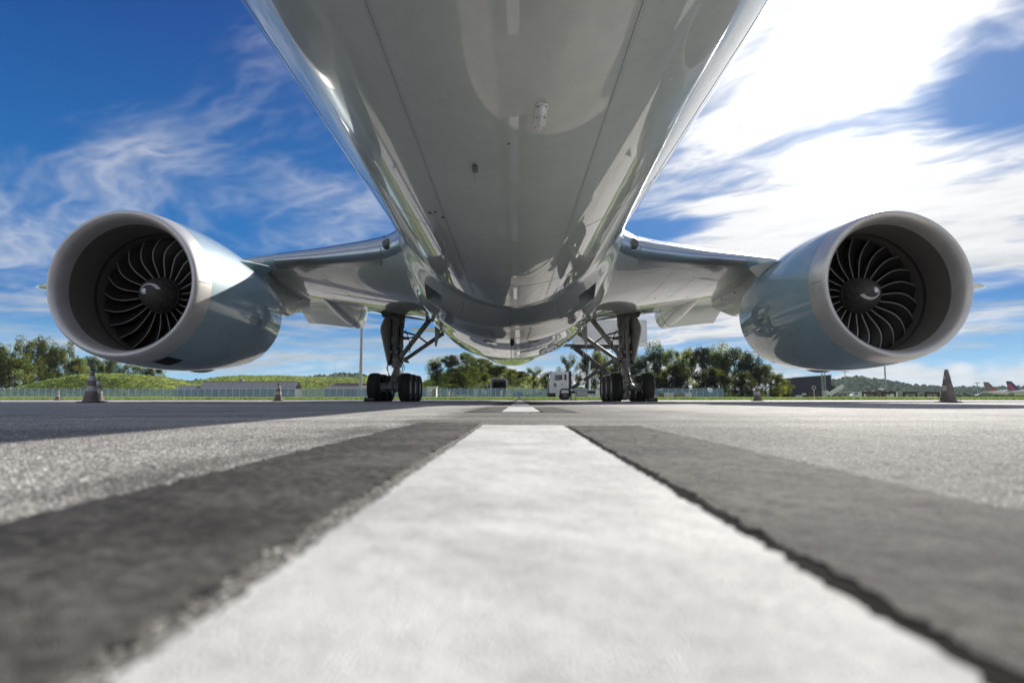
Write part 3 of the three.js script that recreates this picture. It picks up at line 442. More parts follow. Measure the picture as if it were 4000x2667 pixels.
  for (let k = 0; k < 22; k++) { const b = obj('fan_blade', bladeGeo, M.blade, e); b.rotation.z = k / 22 * Math.PI * 2 + (s < 0 ? 0.1 : 0.03); }
  // marks and joints on the cowl; inner side faces the fuselage
  const inner = s < 0 ? 0 : Math.PI, G = (deg) => s < 0 ? deg * D2R : Math.PI - deg * D2R;  // angle above the inner horizontal
  const hoop = (a, g0, g1, w) => loft(span(g0, g1, 40).map((g) => [onCowl(g, a - w / 2, 0.002), onCowl(g, a, 0.004), onCowl(g, a + w / 2, 0.002)]));
  obj('red_line', hoop(2.45, G(-33), G(-88), 0.03), M.red, e);
  obj('cowl_joint', hoop(2.42, G(80), G(0), 0.012), M.seam, e); obj('cowl_joint', hoop(4.75, G(85), G(-89), 0.012), M.seam, e);
  obj('cowl_joint', loft(span(0.7, 6, 40).map((a) => [onCowl(G(-87) - 0.004, a, 0.003), onCowl(G(-87) + 0.004, a, 0.003)])), M.seam, e);
  const txt = (a0, a1, g0, g1, m) => obj('lettering', cowlPatch(s < 0 ? a0 : a1, s < 0 ? a1 : a0, G(g0), G(g1), 0.004), m, e);
  txt(2.95, 4.05, -20, -9, inkOn(geText));
  txt(2.05, 2.32, -33, -29, inkOn(smallText)); txt(2.6, 2.85, -46, -42, inkOn(smallText, col(0.25, 0.03, 0.03))); txt(1.5, 1.68, -30, -28, inkOn(smallText)); txt(1.35, 1.5, 7, 9, inkOn(smallText)); txt(2.6, 2.8, 2, 4, inkOn(smallText)); txt(3.7, 3.95, 8, 10, inkOn(smallText));
  obj('access_ring', loft(span(0, Math.PI * 2, 36).map((q) => [0.10, 0.118].map((r) => onCowl(G(-52) + Math.sin(q) * r / 2, 3.0 + Math.cos(q) * r, 0.004)))), M.ink, e);
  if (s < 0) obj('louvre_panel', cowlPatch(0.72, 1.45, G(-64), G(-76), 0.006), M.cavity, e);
  obj('drain_fairing', loft(span(0, 1, 14).map((t) => { const w = 0.24 * Math.sin(Math.PI * t) ** 0.6 + 0.005, h = 0.10 * Math.sin(Math.PI * t) ** 0.8, a = 3.4 + 1.9 * t; return span(-1, 1, 8).map((u) => onCowl(-Math.PI / 2 + u * w / 2, a, -0.02 + h * (1 - u * u))); })), M.cowl, e);
  // chine on the inner shoulder
  const ch = G(37), rad = V(Math.cos(ch), Math.sin(ch), 0), tan = V(-Math.sin(ch), Math.cos(ch), 0);
  const cp = [[2.75, 0], [3.5, 0.20], [4.55, 0.46], [4.75, 0.44], [4.95, 0.0]];
  obj('chine', plate(cp.map(([a, h]) => [a, h]), 0.022, (a, h, w) => { const r = cowlR(Math.min(6, Math.max(0.7, a))) - 0.02 + h; return rad.clone().multiplyScalar(r).addScaledVector(tan, w - 0.011).add(V(0, 0, -a)); }), M.cowl, e);
  // pylon
  const py = part('pylon', plane), prof = [[18.3, 4.70, 4.80], [19.6, 4.6, 4.88], [21, 4.25, 4.96], [22.6, 3.95, 5.16], [24.2, 3.72, 5.0], [25.6, 3.62, 4.9], [27.2, 4.05, 4.8], [28.6, 4.42, 4.75]];
  obj('pylon_skin', loft(prof.map(([d, y0, y1], i) => { const w = [0.05, 0.2, 0.28, 0.30, 0.30, 0.28, 0.2, 0.06][i]; return [A(s * EX - w, y1, d), A(s * EX, y1 + 0.03, d), A(s * EX + w, y1, d), A(s * EX + w, (y0 + y1) / 2, d), A(s * EX + w * 0.8, y0, d), A(s * EX, y0 - 0.03, d), A(s * EX - w * 0.8, y0, d), A(s * EX - w, (y0 + y1) / 2, d)]; }), { close: true, caps: true, scale: 0.3 }), M.skin, py);
  for (const d of [23.2, 25.0, 26.6]) obj('vent', new THREE.SphereGeometry(0.03, 8, 6).translate(s * (EX - 0.30), 4.5, AZ - d), M.ink, py);
}
// ---------------------------------------------------------------- tail
for (const s of [-1, 1]) obj('stabiliser', loft(span(0, 1, 8).map((t) => { const x = s * lerp(0.6, 10.7, t), dl = lerp(56.6, 63.6, t), ch = lerp(6.8, 2.0, t), y = lerp(6.6, 7.5, t), c = span(0, 1, 12, (u) => u * u); return [...c.slice().reverse().map((u) => A(x, y + thick(u, 0.1) * ch, dl + ch * u)), ...c.slice(1).map((u) => A(x, y - thick(u, 0.1) * ch, dl + ch * u))]; }), { close: true, caps: true, scale: 0.2 }), M.skin, plane);
obj('tail_fin', loft(span(0, 1, 8).map((t) => { const y = lerp(8.0, 18.4, t), dl = lerp(52.5, 61.6, t), ch = lerp(8.6, 3.2, t), c = span(0, 1, 12, (u) => u * u); return [...c.slice().reverse().map((u) => A(thick(u, 0.1) * ch, y, dl + ch * u)), ...c.slice(1).map((u) => A(-thick(u, 0.1) * ch, y, dl + ch * u))]; }), { close: true, caps: true, scale: 0.2 }), M.skin, plane);

// ---------------------------------------------------------------- main landing gear
const tyreGeo = (() => { const p = [], R = 0.655, W = 0.265; p.push([0.30, -0.19]); p.push([0.34, -0.225]); p.push([0.44, -W]); p.push([0.53, -W * 0.985]); p.push([0.60, -W * 0.88]); p.push([0.635, -W * 0.72]);
  for (const g of [-0.14, -0.047, 0.047, 0.14]) { const r = R - 0.012 * (g / 0.14) ** 2; p.push([r, g - 0.011], [r - 0.018, g - 0.008], [r - 0.018, g + 0.008], [r, g + 0.011]); }
  p.push([0.635, W * 0.72]); p.push([0.60, W * 0.88]); p.push([0.53, W * 0.985]); p.push([0.44, W]); p.push([0.34, 0.225]); p.push([0.30, 0.19]); const g = lathe(p, 56); g.rotateZ(Math.PI / 2); return g; })();
const rimGeo = (() => { const a = lathe([[0.001, 0.19], [0.07, 0.19], [0.085, 0.16], [0.10, 0.10], [0.16, 0.075], [0.22, 0.09], [0.255, 0.17], [0.30, 0.205], [0.305, 0.16], [0.30, -0.16], [0.305, -0.205], [0.255, -0.17], [0.22, -0.09], [0.10, -0.10], [0.085, -0.16], [0.001, -0.18]], 40); const l = [a]; for (let k = 0; k < 9; k++) { const g = k / 9 * Math.PI * 2; for (const q of [-1, 1]) l.push(new THREE.CylinderGeometry(0.016, 0.016, 0.03, 8).translate(0.145 * Math.cos(g), q * 0.10, 0.145 * Math.sin(g))); } const m = merge(l); m.rotateZ(Math.PI / 2); return m; })();
const GY = 0.640;
for (const s of [-1, 1]) {
  const g = part('landing_gear', plane), gx = s * 5.49, I = -s, D0 = 29.25;   // I points towards the fuselage
  const Q = (x, y, d) => A(gx + I * x, y, d);
  for (const d of [D0 - 1.45, D0, D0 + 1.45]) {
    for (const k of [-1, 1]) { const t = obj('tyre', tyreGeo, M.tyre, g); t.position.copy(Q(k * 0.70, GY, d)); const r = obj('rim', rimGeo, M.rim, g); r.position.copy(t.position); r.rotation.x = 0.4 * d; }
    obj('axle', [rod(Q(-0.72, GY, d), Q(0.72, GY, d), 0.09), rod(Q(-0.40, GY, d), Q(-0.27, GY, d), 0.20, 0.20, 20), rod(Q(0.40, GY, d), Q(0.27, GY, d), 0.20, 0.20, 20)], M.gear, g);
    for (const k of [-1, 1]) for (let j = 0; j < 7; j++) { const a = j / 7 * Math.PI * 2; obj('brake_piston', (rod(Q(k * 0.29, GY + 0.145 * Math.cos(a), d + 0.145 * Math.sin(a)), Q(k * 0.22, GY + 0.145 * Math.cos(a), d + 0.145 * Math.sin(a)), 0.035, 0.03, 8)), M.rim, g); }
  }
  obj('truck_beam', [rod(Q(0, GY + 0.03, D0 - 1.5), Q(0, GY + 0.03, D0 + 1.55), 0.15, 0.15, 18), rod(Q(0, GY + 0.03, D0 - 1.66), Q(0, GY + 0.03, D0 - 1.45), 0.10, 0.17, 18), bx(0.36, 0.36, 0.5, gx, GY + 0.12, AZ - D0, 0.06)], M.gear, g);
  const capB = []; for (let j = 0; j < 6; j++) { const a = j / 6 * Math.PI * 2; capB.push(new THREE.SphereGeometry(0.022, 8, 6).translate(gx + 0.09 * Math.cos(a), GY + 0.03 + 0.09 * Math.sin(a), AZ - D0 + 1.66)); } obj('end_bolts', capB, M.rim, g);
  obj('piston', rod(Q(0, GY + 0.1, D0), Q(0, 2.0, D0 - 0.02), 0.165, 0.165, 28), M.rim, g);
  obj('strut', [rod(Q(0, 1.98, D0), Q(0.02, 4.35, D0 - 0.05), 0.285, 0.30, 28), rod(Q(0, 1.86, D0), Q(0, 2.10, D0), 0.30, 0.28, 28), rod(Q(0, 1.62, D0), Q(0, 1.90, D0), 0.235, 0.27, 28), rod(Q(0, 2.55, D0), Q(0, 2.68, D0), 0.275, 0.275, 28), rod(Q(0, 3.2, D0), Q(0, 3.32, D0), 0.285, 0.285, 28), rod(Q(0, 3.75, D0), Q(0, 4.3, D0), 0.33, 0.36, 28)], M.gear, g);
  obj('trunnion', [rod(Q(0, 4.12, D0 - 1.3), Q(0, 4.12, D0 + 1.2), 0.16, 0.16, 18)], M.gearDark, g);
  // truck tilt actuator in front, torque links behind
  obj('tilt_actuator', [rod(Q(0.10, 1.72, D0 - 0.25), Q(-0.02, 1.15, D0 - 0.85), 0.10, 0.10, 16), rod(Q(-0.02, 1.15, D0 - 0.85), Q(-0.04, 0.85, D0 - 1.2), 0.055, 0.055, 12), rod(Q(-0.16, 0.84, D0 - 1.2), Q(0.10, 0.84, D0 - 1.2), 0.07, 0.07, 12)], M.gear, g);
  obj('torque_link', [plate([[0, 1.85], [0.5, 1.45], [0.5, 1.36], [0.05, 1.62]], 0.09, (u, v, w) => Q(-0.045 + w, v, D0 + 0.24 + u)), plate([[0, 0.95], [0.5, 1.38], [0.5, 1.47], [0.02, 1.14]], 0.09, (u, v, w) => Q(-0.045 + w, v, D0 + 0.24 + u))], M.gear, g);
  // folding side brace and drag brace up into the fairing
  const b0 = Q(0.30, 2.16, D0 - 0.35), b1 = Q(1.62, 3.86, D0 - 0.5), c0 = Q(0.42, 2.05, D0 + 0.2), c1 = Q(2.25, 3.42, D0 + 0.7);
  obj('drag_brace', [rod(b0, b1, 0.11, 0.125, 14), new THREE.SphereGeometry(0.13, 14, 10).translate(b0.x, b0.y, b0.z)], M.gear, g);
  obj('side_brace', [rod(c0, c1, 0.09, 0.105, 14), new THREE.SphereGeometry(0.11, 14, 10).translate(c0.x, c0.y, c0.z)], M.gear, g);
  const mb = b0.clone().lerp(b1, 0.56), mc = c0.clone().lerp(c1, 0.55);
  obj('jury_strut', [rod(Q(0.18, 3.36, D0 - 0.2), mb, 0.055, 0.045, 12), rod(mb, mc, 0.045, 0.045, 12), new THREE.SphereGeometry(0.10, 12, 8).translate(mb.x, mb.y, mb.z), new THREE.SphereGeometry(0.075, 12, 8).translate(mc.x, mc.y, mc.z)], M.gear, g);
  obj('lock_actuator', [rod(Q(0.20, 3.02, D0 - 0.25), Q(0.62, 2.98, D0 - 0.4), 0.09, 0.07, 12), rod(Q(0.62, 2.98, D0 - 0.4), mb, 0.035, 0.035, 10)], M.gearDark, g);
  obj('brace_fairing', plate([[0, 0], [0.30, -0.05], [0.20, -0.55], [0.08, -1.1], [0.0, -1.05]], 0.03, (u, v, w) => Q(1.78 + u, 3.75 + v, D0 + 0.3 + w)), M.skin, g);
  obj('retraction_actuator', [rod(Q(0.30, 2.75, D0 - 0.28), Q(0.30, 3.5, D0 - 0.25), 0.045, 0.045, 12), rod(Q(0.30, 3.5, D0 - 0.25), Q(0.34, 4.2, D0 - 0.22), 0.075, 0.075, 14)], M.gear, g);
  for (const v of [rod(Q(0.26, 2.62, D0 - 0.34), Q(0.26, 2.62, D0 - 0.2), 0.10, 0.10, 16), rod(Q(0.26, 2.62, D0 - 0.42), Q(0.26, 2.62, D0 - 0.3), 0.05, 0.05, 12), rod(Q(-0.24, 2.35, D0 - 0.3), Q(-0.24, 2.35, D0 - 0.12), 0.07, 0.07, 12), rod(Q(0.34, 1.94, D0 - 0.12), Q(0.60, 1.86, D0 - 0.14), 0.06, 0.05, 10), rod(Q(0.30, 2.05, D0 - 0.3), Q(0.30, 2.05, D0 - 0.1), 0.08, 0.08, 12)]) obj('swivel', v, M.gear, g);
  // hoses and wiring
  const R = rng(s < 0 ? 31 : 47), wires = [];
  for (let k = 0; k < 11; k++) { const a = -0.9 + 1.8 * R(), rr = 0.27 + 0.06 * R(), y0 = 1.9 + 0.4 * R(), y1 = 3.3 + 0.9 * R(), pts = span(0, 1, 7).map((t) => Q(rr * Math.sin(a) + 0.05 * (R() - 0.5) - 0.03, lerp(y0, y1, t), D0 - rr * Math.cos(a) - 0.05 * R())); wires.push(hose(pts, 0.010 + 0.010 * R(), 30)); }
  obj('hydraulic_hoses', wires, M.rubber, g);
  const loops = []; for (const k of [-1, 1]) { loops.push(hose([Q(k * 0.24, 1.95, D0 - 0.2), Q(k * 0.36, 1.75, D0 - 0.35), Q(k * 0.34, 1.45, D0 - 0.42), Q(k * 0.26, 1.15, D0 - 0.5), Q(k * 0.16, 0.9, D0 - 0.9)], 0.018), hose([Q(k * 0.20, 1.9, D0 - 0.25), Q(k * 0.42, 1.62, D0 - 0.3), Q(k * 0.30, 1.28, D0 - 0.3), Q(k * 0.1, 1.1, D0 - 0.6)], 0.014)); } loops.push(hose([Q(0.45, 3.4, D0 - 0.35), Q(0.62, 3.0, D0 - 0.5), Q(0.72, 2.6, D0 - 0.5), Q(0.66, 2.3, D0 - 0.4)], 0.02)); obj('hydraulic_loops', loops, M.rubber, g);
  obj('junction_box', [bx(0.20, 0.30, 0.16, gx - I * 0.12, 2.9, AZ - D0 + 0.3, 0.03), bx(0.16, 0.18, 0.14, gx + I * 0.05, 2.35, AZ - D0 + 0.32, 0.03), bx(0.14, 0.22, 0.14, gx - I * 0.05, 3.55, AZ - D0 + 0.36, 0.03)], M.gear, g);
  // outer leg door: bent plate hung outboard of the leg
  const dr = [[-0.05, 4.05], [0.95, 4.05], [1.05, 3.2], [0.85, 1.75], [0.14, 1.70], [-0.42, 3.28], [-0.40, 3.52]];
  obj('gear_door', plate(dr.map(([u, v]) => [u, v]), 0.045, (u, v, w) => Q(-0.40 - w - 0.06 * smooth(2.0, 3.2, v) + 0.36 * u, v, D0 - 0.35 + u * 0.95)), M.door, g);
  obj('door_link', [rod(Q(-0.2, 3.2, D0 - 0.1), Q(-0.48, 3.25, D0 + 0.1), 0.03), rod(Q(-0.2, 2.3, D0 - 0.1), Q(-0.42, 2.3, D0 + 0.1), 0.03)], M.gear, g);
  obj('well_door', plate([[0, 0], [0.9, 0.04], [1.35, 0.0], [1.42, -0.18], [0.1, -0.26]], 0.04, (u, v, w) => Q(-0.5 + u, 4.12 + v, D0 - 1.5 + w)), M.gearDark, g);
}
finish(plane);

// ---------------------------------------------------------------- wheel chocks
for (const s of [-1, 1]) {
  const c = thing('wheel_chock', s < 0 ? 'black rubber chock before the outer tyre near the lamp mast' : 'black rubber chock before the outer tyre on the trees side', 'chock', [AX + s * 6.22, 0, -26.98], 0, 'wheel chocks at the main wheels');
  obj('wedge', plate([[-0.15, 0], [0.16, 0], [0.10, 0.16], [-0.10, 0.16]], 0.42, (u, v, w) => V(-0.21 + w, v, u)), M.rubber, c);
  obj('handle', hose([V(-0.24, 0.11, 0.12), V(-0.30, 0.10, 0.15), V(-0.30, 0.03, 0.16), V(-0.22, 0.02, 0.15)], 0.008), M.rim, c); obj('reflector', bx(0.34, 0.012, 0.006, 0.03, 0.12, 0.135), M.rim, c);
}
// ---------------------------------------------------------------- traffic cones
function coneR(y, h) { return lerp(0.225, 0.048, y / h) + 0.05 * Math.max(0, 1 - y / 0.06) ** 2; }
function trafficCone(x, d, h, label, torn, seed, grey = false) {
  const c = thing('traffic_cone', label, 'traffic cone', [x, 0, -d], rng(seed)() * 6, 'traffic cones round the aircraft'), ys = span(0.03, h, 24);
  obj('body', lathe([...ys.map((y) => [coneR(y, h), y]), [0.035, h + 0.012], [0.03, h - 0.03]], 36), M.coneBody, c);
  obj('base', [bx(0.56, 0.035, 0.56, 0, 0.018, 0, 0.012)], M.coneBase, c);
  const band = (y0, y1, g0, g1) => { const g = new THREE.LatheGeometry(span(y0, y1, 4).map((y) => new THREE.Vector2(coneR(y, h) + 0.004, y)), 28, g0, g1 - g0); return g; };
  for (const [a, b] of [[0.36, 0.52], [0.70, 0.84]]) { const y0 = a * h, y1 = b * h; if (torn) { const R = rng(seed + Math.round(a * 100)); for (let k = 0; k < 3; k++) { const g0 = k * 2.1 + R() * 0.5; obj('reflective_band', band(y0, y1, g0, g0 + 0.75 + 0.3 * R()), M.coneWhite, c); } } else obj('reflective_band', band(y0, y1, 0, Math.PI * 2), M.coneWhite, c); }
}
trafficCone(-13.3, 19.3, 0.99, 'large dirty cone with two pale bands under the shaded engine', false, 3);
trafficCone(-16.75, 24.7, 0.98, 'cone half hidden behind the large dirty cone, bright bands', false, 5);
trafficCone(-43.5, 58.5, 1.0, 'small far cone by the fence at the outer edge', false, 8);
trafficCone(-12.7, 33.2, 0.98, 'dark striped cone before the long corrugated shed', false, 13);
trafficCone(13.45, 33.5, 0.98, 'striped cone standing before the dense trees', false, 17);
trafficCone(13.2, 18.5, 0.99, 'large cone with torn white patches below the sunward engine', true, 20);
trafficCone(17.6, 24.6, 0.98, 'cone mostly hidden behind the cone with torn patches', true, 24);
trafficCone(0.92, 70, 0.5, 'tiny pale cone at the far end of the centre line', false, 26);

// ---------------------------------------------------------------- terrain beyond the apron
function terrain(x, d) {
  let h = 0.50 * smooth(80, 120, d) + 0.12 * (fbm(x * 0.12, d * 0.12, 3, 3) - 0.5);
  const bump = (cx, cd, rx, rd, H, p = 2) => H * Math.exp(-((Math.abs(x - cx) / rx) ** p + (Math.abs(d - cd) / rd) ** p));
  h += bump(-122, 184, 26, 13, 7.0, 2.6);                                             // round grassed bunker
  h += 8.6 * smooth(-150, -118, x) * smooth(-38, -60, x) * Math.exp(-(((d - 250) / 24) ** 2));   // long bank
  h += bump(-100, 215, 14, 22, 5.5);
  h += bump(-14, 196, 17, 17, 9.8, 2.2) + bump(6, 200, 14, 16, 5, 2);
  h += 0.8 * (fbm(x * 0.09, d * 0.09, 6, 4) - 0.5) * smooth(150, 190, d) + 0.6 * (fbm(x * 0.5, d * 0.5, 6, 3) - 0.5) * smooth(150, 180, d);
  return h - 0.02;
}
{
  const g = sheet([...span(-420, -170, 20), ...span(-170, 60, 190).slice(1), ...span(60, 420, 40).slice(1)], span(-APRON_END - 1.15, -330, 130), (x, z) => terrain(x, -z), null, 0.12);
  struct('grass_field', g, M.grass);
  // long grass along the kerb and tufts over the banks
  const R = rng(77), pos = [], c = [], nor = [];
  const tuft = (x, d, h, w) => { const y = terrain(x, d) - 0.02, a = R() * 6.28, lx = (R() - 0.5) * h * 0.7, k = 0.65 + 0.7 * R(), dry = R() < 0.25; const col3 = dry ? [0.46 * k, 0.44 * k, 0.19 * k] : [0.36 * k, 0.54 * k, 0.10 * k]; const ca = Math.cos(a) * w, sa = Math.sin(a) * w; pos.push(x - ca, y, -d - sa, x + ca, y, -d + sa, x + lx, y + h, -d + (R() - 0.5) * h * 0.4); for (let i = 0; i < 3; i++) { c.push(...col3); nor.push(0.3 * (R() - 0.5), 0.5, 0.85); } };
  for (let i = 0; i < 46000; i++) { const d = 79.4 + 24 * R() ** 2.2, x = lerp(-0.9 * d, 0.9 * d, R()); tuft(x, d, 0.22 + 0.34 * R() * fbm(x * 0.25, d * 0.1, 2, 3), 0.05 + 0.05 * R()); }
  for (let i = 0; i < 60000; i++) { const d = lerp(165, 262, R()), px = lerp(0, 2150, R()), x = (px - 2000) / 2380 * d; tuft(x, d, 0.16 + 0.4 * R() * R(), 0.16 + 0.16 * R()); }
  const b = new THREE.BufferGeometry(); b.setAttribute('position', new THREE.Float32BufferAttribute(pos, 3)); b.setAttribute('normal', new THREE.Float32BufferAttribute(nor, 3)); b.setAttribute('color', new THREE.Float32BufferAttribute(c, 3)); b.setAttribute('uv', new THREE.BufferAttribute(new Float32Array(pos.length / 3 * 2), 2));
  stuff('long_grass', b, M.blades, 'long green and straw coloured grass beyond the kerb', 'grass');
}
// ---------------------------------------------------------------- far wooded hills
{
  const hillMat = mat(col(0.045, 0.075, 0.03), 0.95);
  const crest = (px) => { // crest height in metres at 1000 m, by bearing
    const b = (px - 2000) / 2380; const L = 34 * Math.exp(-(((b + 0.27) / 0.11) ** 2)) + 27 * Math.exp(-(((b + 0.52) / 0.16) ** 2)) + 20 * Math.exp(-(((b - 0.0) / 0.2) ** 2)) + 20 * Math.exp(-(((b - 0.55) / 0.09) ** 2)) + 15 * smooth(0.4, 0.6, b); return Math.max(8, L); };
  const rows = []; for (let j = 0; j <= 14; j++) { const d = 780 + j * 45, t = j / 9; rows.push(span(-1200, 5200, 220).map((px) => { const b = (px - 2000) / 2380, prof = Math.min(1, t) ** 1.4 * (j > 9 ? 1 - 0.02 * (j - 9) : 1); return V(b * d, crest(px) * prof * (0.92 + 0.16 * fbm(b * 30, j, 2, 3)) * d / 1100, -d); })); }
  struct('far_hills', loft(rows, { flip: true }), hillMat);
  const blob = new THREE.IcosahedronGeometry(1, 2), bp = blob.attributes.position; for (let i = 0; i < bp.count; i++) { const p = V(bp.getX(i), bp.getY(i), bp.getZ(i)), k = 0.72 + 0.62 * fbm(p.x * 2.2 + 4, p.y * 2.2, p.z * 2.2, 3); bp.setXYZ(i, p.x * k, p.y * k * 1.15, p.z * k); } blob.computeVertexNormals();
  const n = 8000, im = new THREE.InstancedMesh(blob, M.farLeaf, n), R = rng(991), m4 = new THREE.Matrix4(), q = new THREE.Quaternion(), cc = new THREE.Color();
  for (let i = 0; i < n; i++) { const px = lerp(-500, 4500, R()), j = R() ** 0.7 * 10, d = 780 + j * 45, t = j / 9, b = (px - 2000) / 2380, h = crest(px) * Math.min(1, t) ** 1.4 * d / 1100, s = 2.4 + 3.6 * R(); q.setFromAxisAngle(V(0, 1, 0), R() * 6.28); m4.compose(V(b * d, h + s * 0.35, -d), q, V(s, s * (0.8 + 0.5 * R()), s)); im.setMatrixAt(i, m4); const k = 0.7 + 0.8 * R(); cc.setRGB(k * (0.9 + 0.4 * R()), k, k * 0.8); im.setColorAt(i, cc); }
  im.name = 'far_forest'; im.userData = { kind: 'stuff', label: 'dark green forest covering the far hills', category: 'forest' }; scene.add(im);
}
// ---------------------------------------------------------------- trees
function crownGeo(seed, { n = 11500, clumps = 62, low = 0.05, open = 0, leaf = 0.0138, tone = 1 }) { // unit tree: height 1, half width 0.5
  const R = rng(seed), C = []; let tries = 0;
  while (C.length < clumps && tries++ < 4000) { const y = lerp(low, 0.97, R() ** 0.8), wid = 0.46 * Math.sin(Math.PI * (0.13 + 0.82 * (y - low) / (1 - low))) ** 0.6, a = R() * 6.28, r = wid * Math.sqrt(R()) * 0.92; C.push([Math.cos(a) * r, y, Math.sin(a) * r, 0.075 + 0.085 * R(), 0.55 + 0.7 * R(), R()]); }
  const pos = [], nor = [], c = [], uv = [];
  for (let i = 0; i < n; i++) {
    const k = C[Math.floor(R() * C.length)], u = R() * 2 - 1, a = R() * 6.28, rr = k[3] * (open ? 0.55 + 0.8 * R() : 0.72 + 0.42 * R()), s = Math.sqrt(1 - u * u), o = V(s * Math.cos(a), u * 0.85 + 0.1, s * Math.sin(a));
    const p = V(k[0] + o.x * rr, k[1] + o.y * rr, k[2] + o.z * rr), nn = o.clone().add(V(R() - 0.5, R() - 0.3, R() - 0.5).multiplyScalar(1.1)).normalize(), t1 = V(R() - 0.5, R() - 0.5, R() - 0.5).cross(nn).normalize(), t2 = nn.clone().cross(t1), sz = leaf * (0.55 + 0.9 * R());
    const g = k[4] * (0.72 + 0.56 * R()) * tone, yl = 0.85 + 0.5 * k[5]; const cl = [0.53 * g * yl, 0.71 * g, 0.14 * g];
    const q = [p.clone().addScaledVector(t1, -sz), p.clone().addScaledVector(t2, sz * 0.62), p.clone().addScaledVector(t1, sz), p.clone().addScaledVector(t2, -sz * 0.62)];
    for (const m of [0, 1, 2, 0, 2, 3]) { pos.push(q[m].x, q[m].y, q[m].z); nor.push(nn.x, nn.y, nn.z); c.push(...cl); uv.push(0, 0); }
  }
  const g = new THREE.BufferGeometry(); g.setAttribute('position', new THREE.Float32BufferAttribute(pos, 3)); g.setAttribute('normal', new THREE.Float32BufferAttribute(nor, 3)); g.setAttribute('color', new THREE.Float32BufferAttribute(c, 3)); g.setAttribute('uv', new THREE.Float32BufferAttribute(uv, 2));
  const limbs = [rod(V(0, -0.03, 0), V(0.01, 0.42, 0.01), 0.022, 0.014, 9), rod(V(0.01, 0.42, 0.01), V(0, 0.85, 0), 0.014, 0.004, 7)]; C.slice(0, 16).forEach((k) => { const y0 = Math.max(0.12, k[1] - 0.22 - 0.1 * k[5]); limbs.push(rod(V(0.006, y0, 0.006), V(k[0], k[1], k[2]), 0.0085, 0.003, 6)); });
  return { crown: g, trunk: merge(limbs) };
}
const kinds = { dense: [201, 202, 203].map((k) => crownGeo(k, {})), bush: [211, 212].map((k) => crownGeo(k, { low: 0.0, clumps: 46, n: 9500, leaf: 0.0165 })), airy: [221, 222].map((k) => crownGeo(k, { low: 0.25, clumps: 26, n: 3600, open: 1, leaf: 0.0165, tone: 1.1 })), dark: [231, 232].map((k) => crownGeo(k, { clumps: 56, n: 10500, tone: 0.95 })) };
let treeNo = 0;
function tree(px, d, topPx, wpx, kind, label, group) {
  if (group === GL && px > 120) d += 34;
  const x = (px - 2000) / 2380 * d, y = d > 80 ? terrain(x, d) : 0, h = (1558 - topPx) / 2380 * d + CAM_H - y, w = wpx / 2380 * d, R = rng(500 + treeNo++), v = kinds[kind][Math.floor(R() * kinds[kind].length)];
  const t = thing(kind === 'bush' ? 'bush' : 'tree', label, kind === 'bush' ? 'bush' : 'tree', [x, y - 0.05, -d], R() * 6.28, group);
  const tr = obj('trunk', v.trunk, M.bark, t), cr = obj('crown', v.crown, M.leaf, t); for (const o of [tr, cr]) o.scale.set(w, h, w);
}
const GL = 'trees beyond the fence behind the shaded engine', GC = 'trees behind the gap between the wheels', GR = 'trees beyond the sunward wing';
// behind the shaded engine
for (const a of [[10, 190, 1352, 130, 'dense', 'broad green tree at the outermost edge beyond the blue fence'], [95, 196, 1322, 120, 'airy', 'tall loose crowned tree with sky showing through, by the bunker'], [60, 180, 1400, 130, 'bush', 'rounded dark bush below the outermost tall trees'], [165, 192, 1326, 120, 'dense', 'tall bright green tree in the middle of the group'], [215, 184, 1365, 110, 'dense', 'yellow green tree just outside the engine rim'], [150, 174, 1425, 120, 'dark', 'low shaded tree in front of the group'], [265, 196, 1345, 90, 'airy', 'thin tree whose top is cut by the engine rim'], [300, 178, 1405, 100, 'dense', 'bushy tree below the engine rim'], [355, 190, 1395, 110, 'dark', 'dark tree behind the large cone'], [430, 200, 1405, 120, 'dense', 'grey green tree under the engine'], [520, 215, 1425, 130, 'dark', 'shaded tree behind the grassed bunker'], [600, 220, 1435, 110, 'bush', 'low bush at the end of the bunker row'], [240, 170, 1462, 80, 'bush', 'small bush at the foot of the bunker']]) tree(...a, GL);
// between the wheels
for (const a of [[1705, 182, 1400, 90, 'dense', 'rounded tree on the mound next to the shaded gear'], [1765, 186, 1388, 110, 'dark', 'dense dark tree on the mound'], [1822, 188, 1378, 90, 'dense', 'tallest tree on the mound'], [1880, 184, 1400, 110, 'dark', 'dark broad tree before the tail'], [1790, 172, 1455, 90, 'bush', 'round bush in front of the mound trees'], [1895, 170, 1458, 70, 'bush', 'round bright bush beside the tunnel'], [1940, 186, 1425, 100, 'dense', 'green tree above the tunnel'], [1995, 182, 1440, 90, 'airy', 'loose tree under the tail cone'], [2035, 190, 1450, 90, 'dense', 'pale tree just past the tail cone'], [2085, 176, 1432, 90, 'airy', 'slim open tree with dark stem before the cab'], [2145, 180, 1455, 80, 'dense', 'low tree behind the truck cab'], [2218, 176, 1385, 90, 'airy', 'tall open tree rising over the truck cab'], [2290, 178, 1395, 90, 'dense', 'tree seen under the raised box'], [2345, 182, 1372, 110, 'dense', 'tree behind the scissor arms'], [2410, 180, 1395, 100, 'dark', 'dark tree by the sunward gear leg']]) tree(...a, GC);
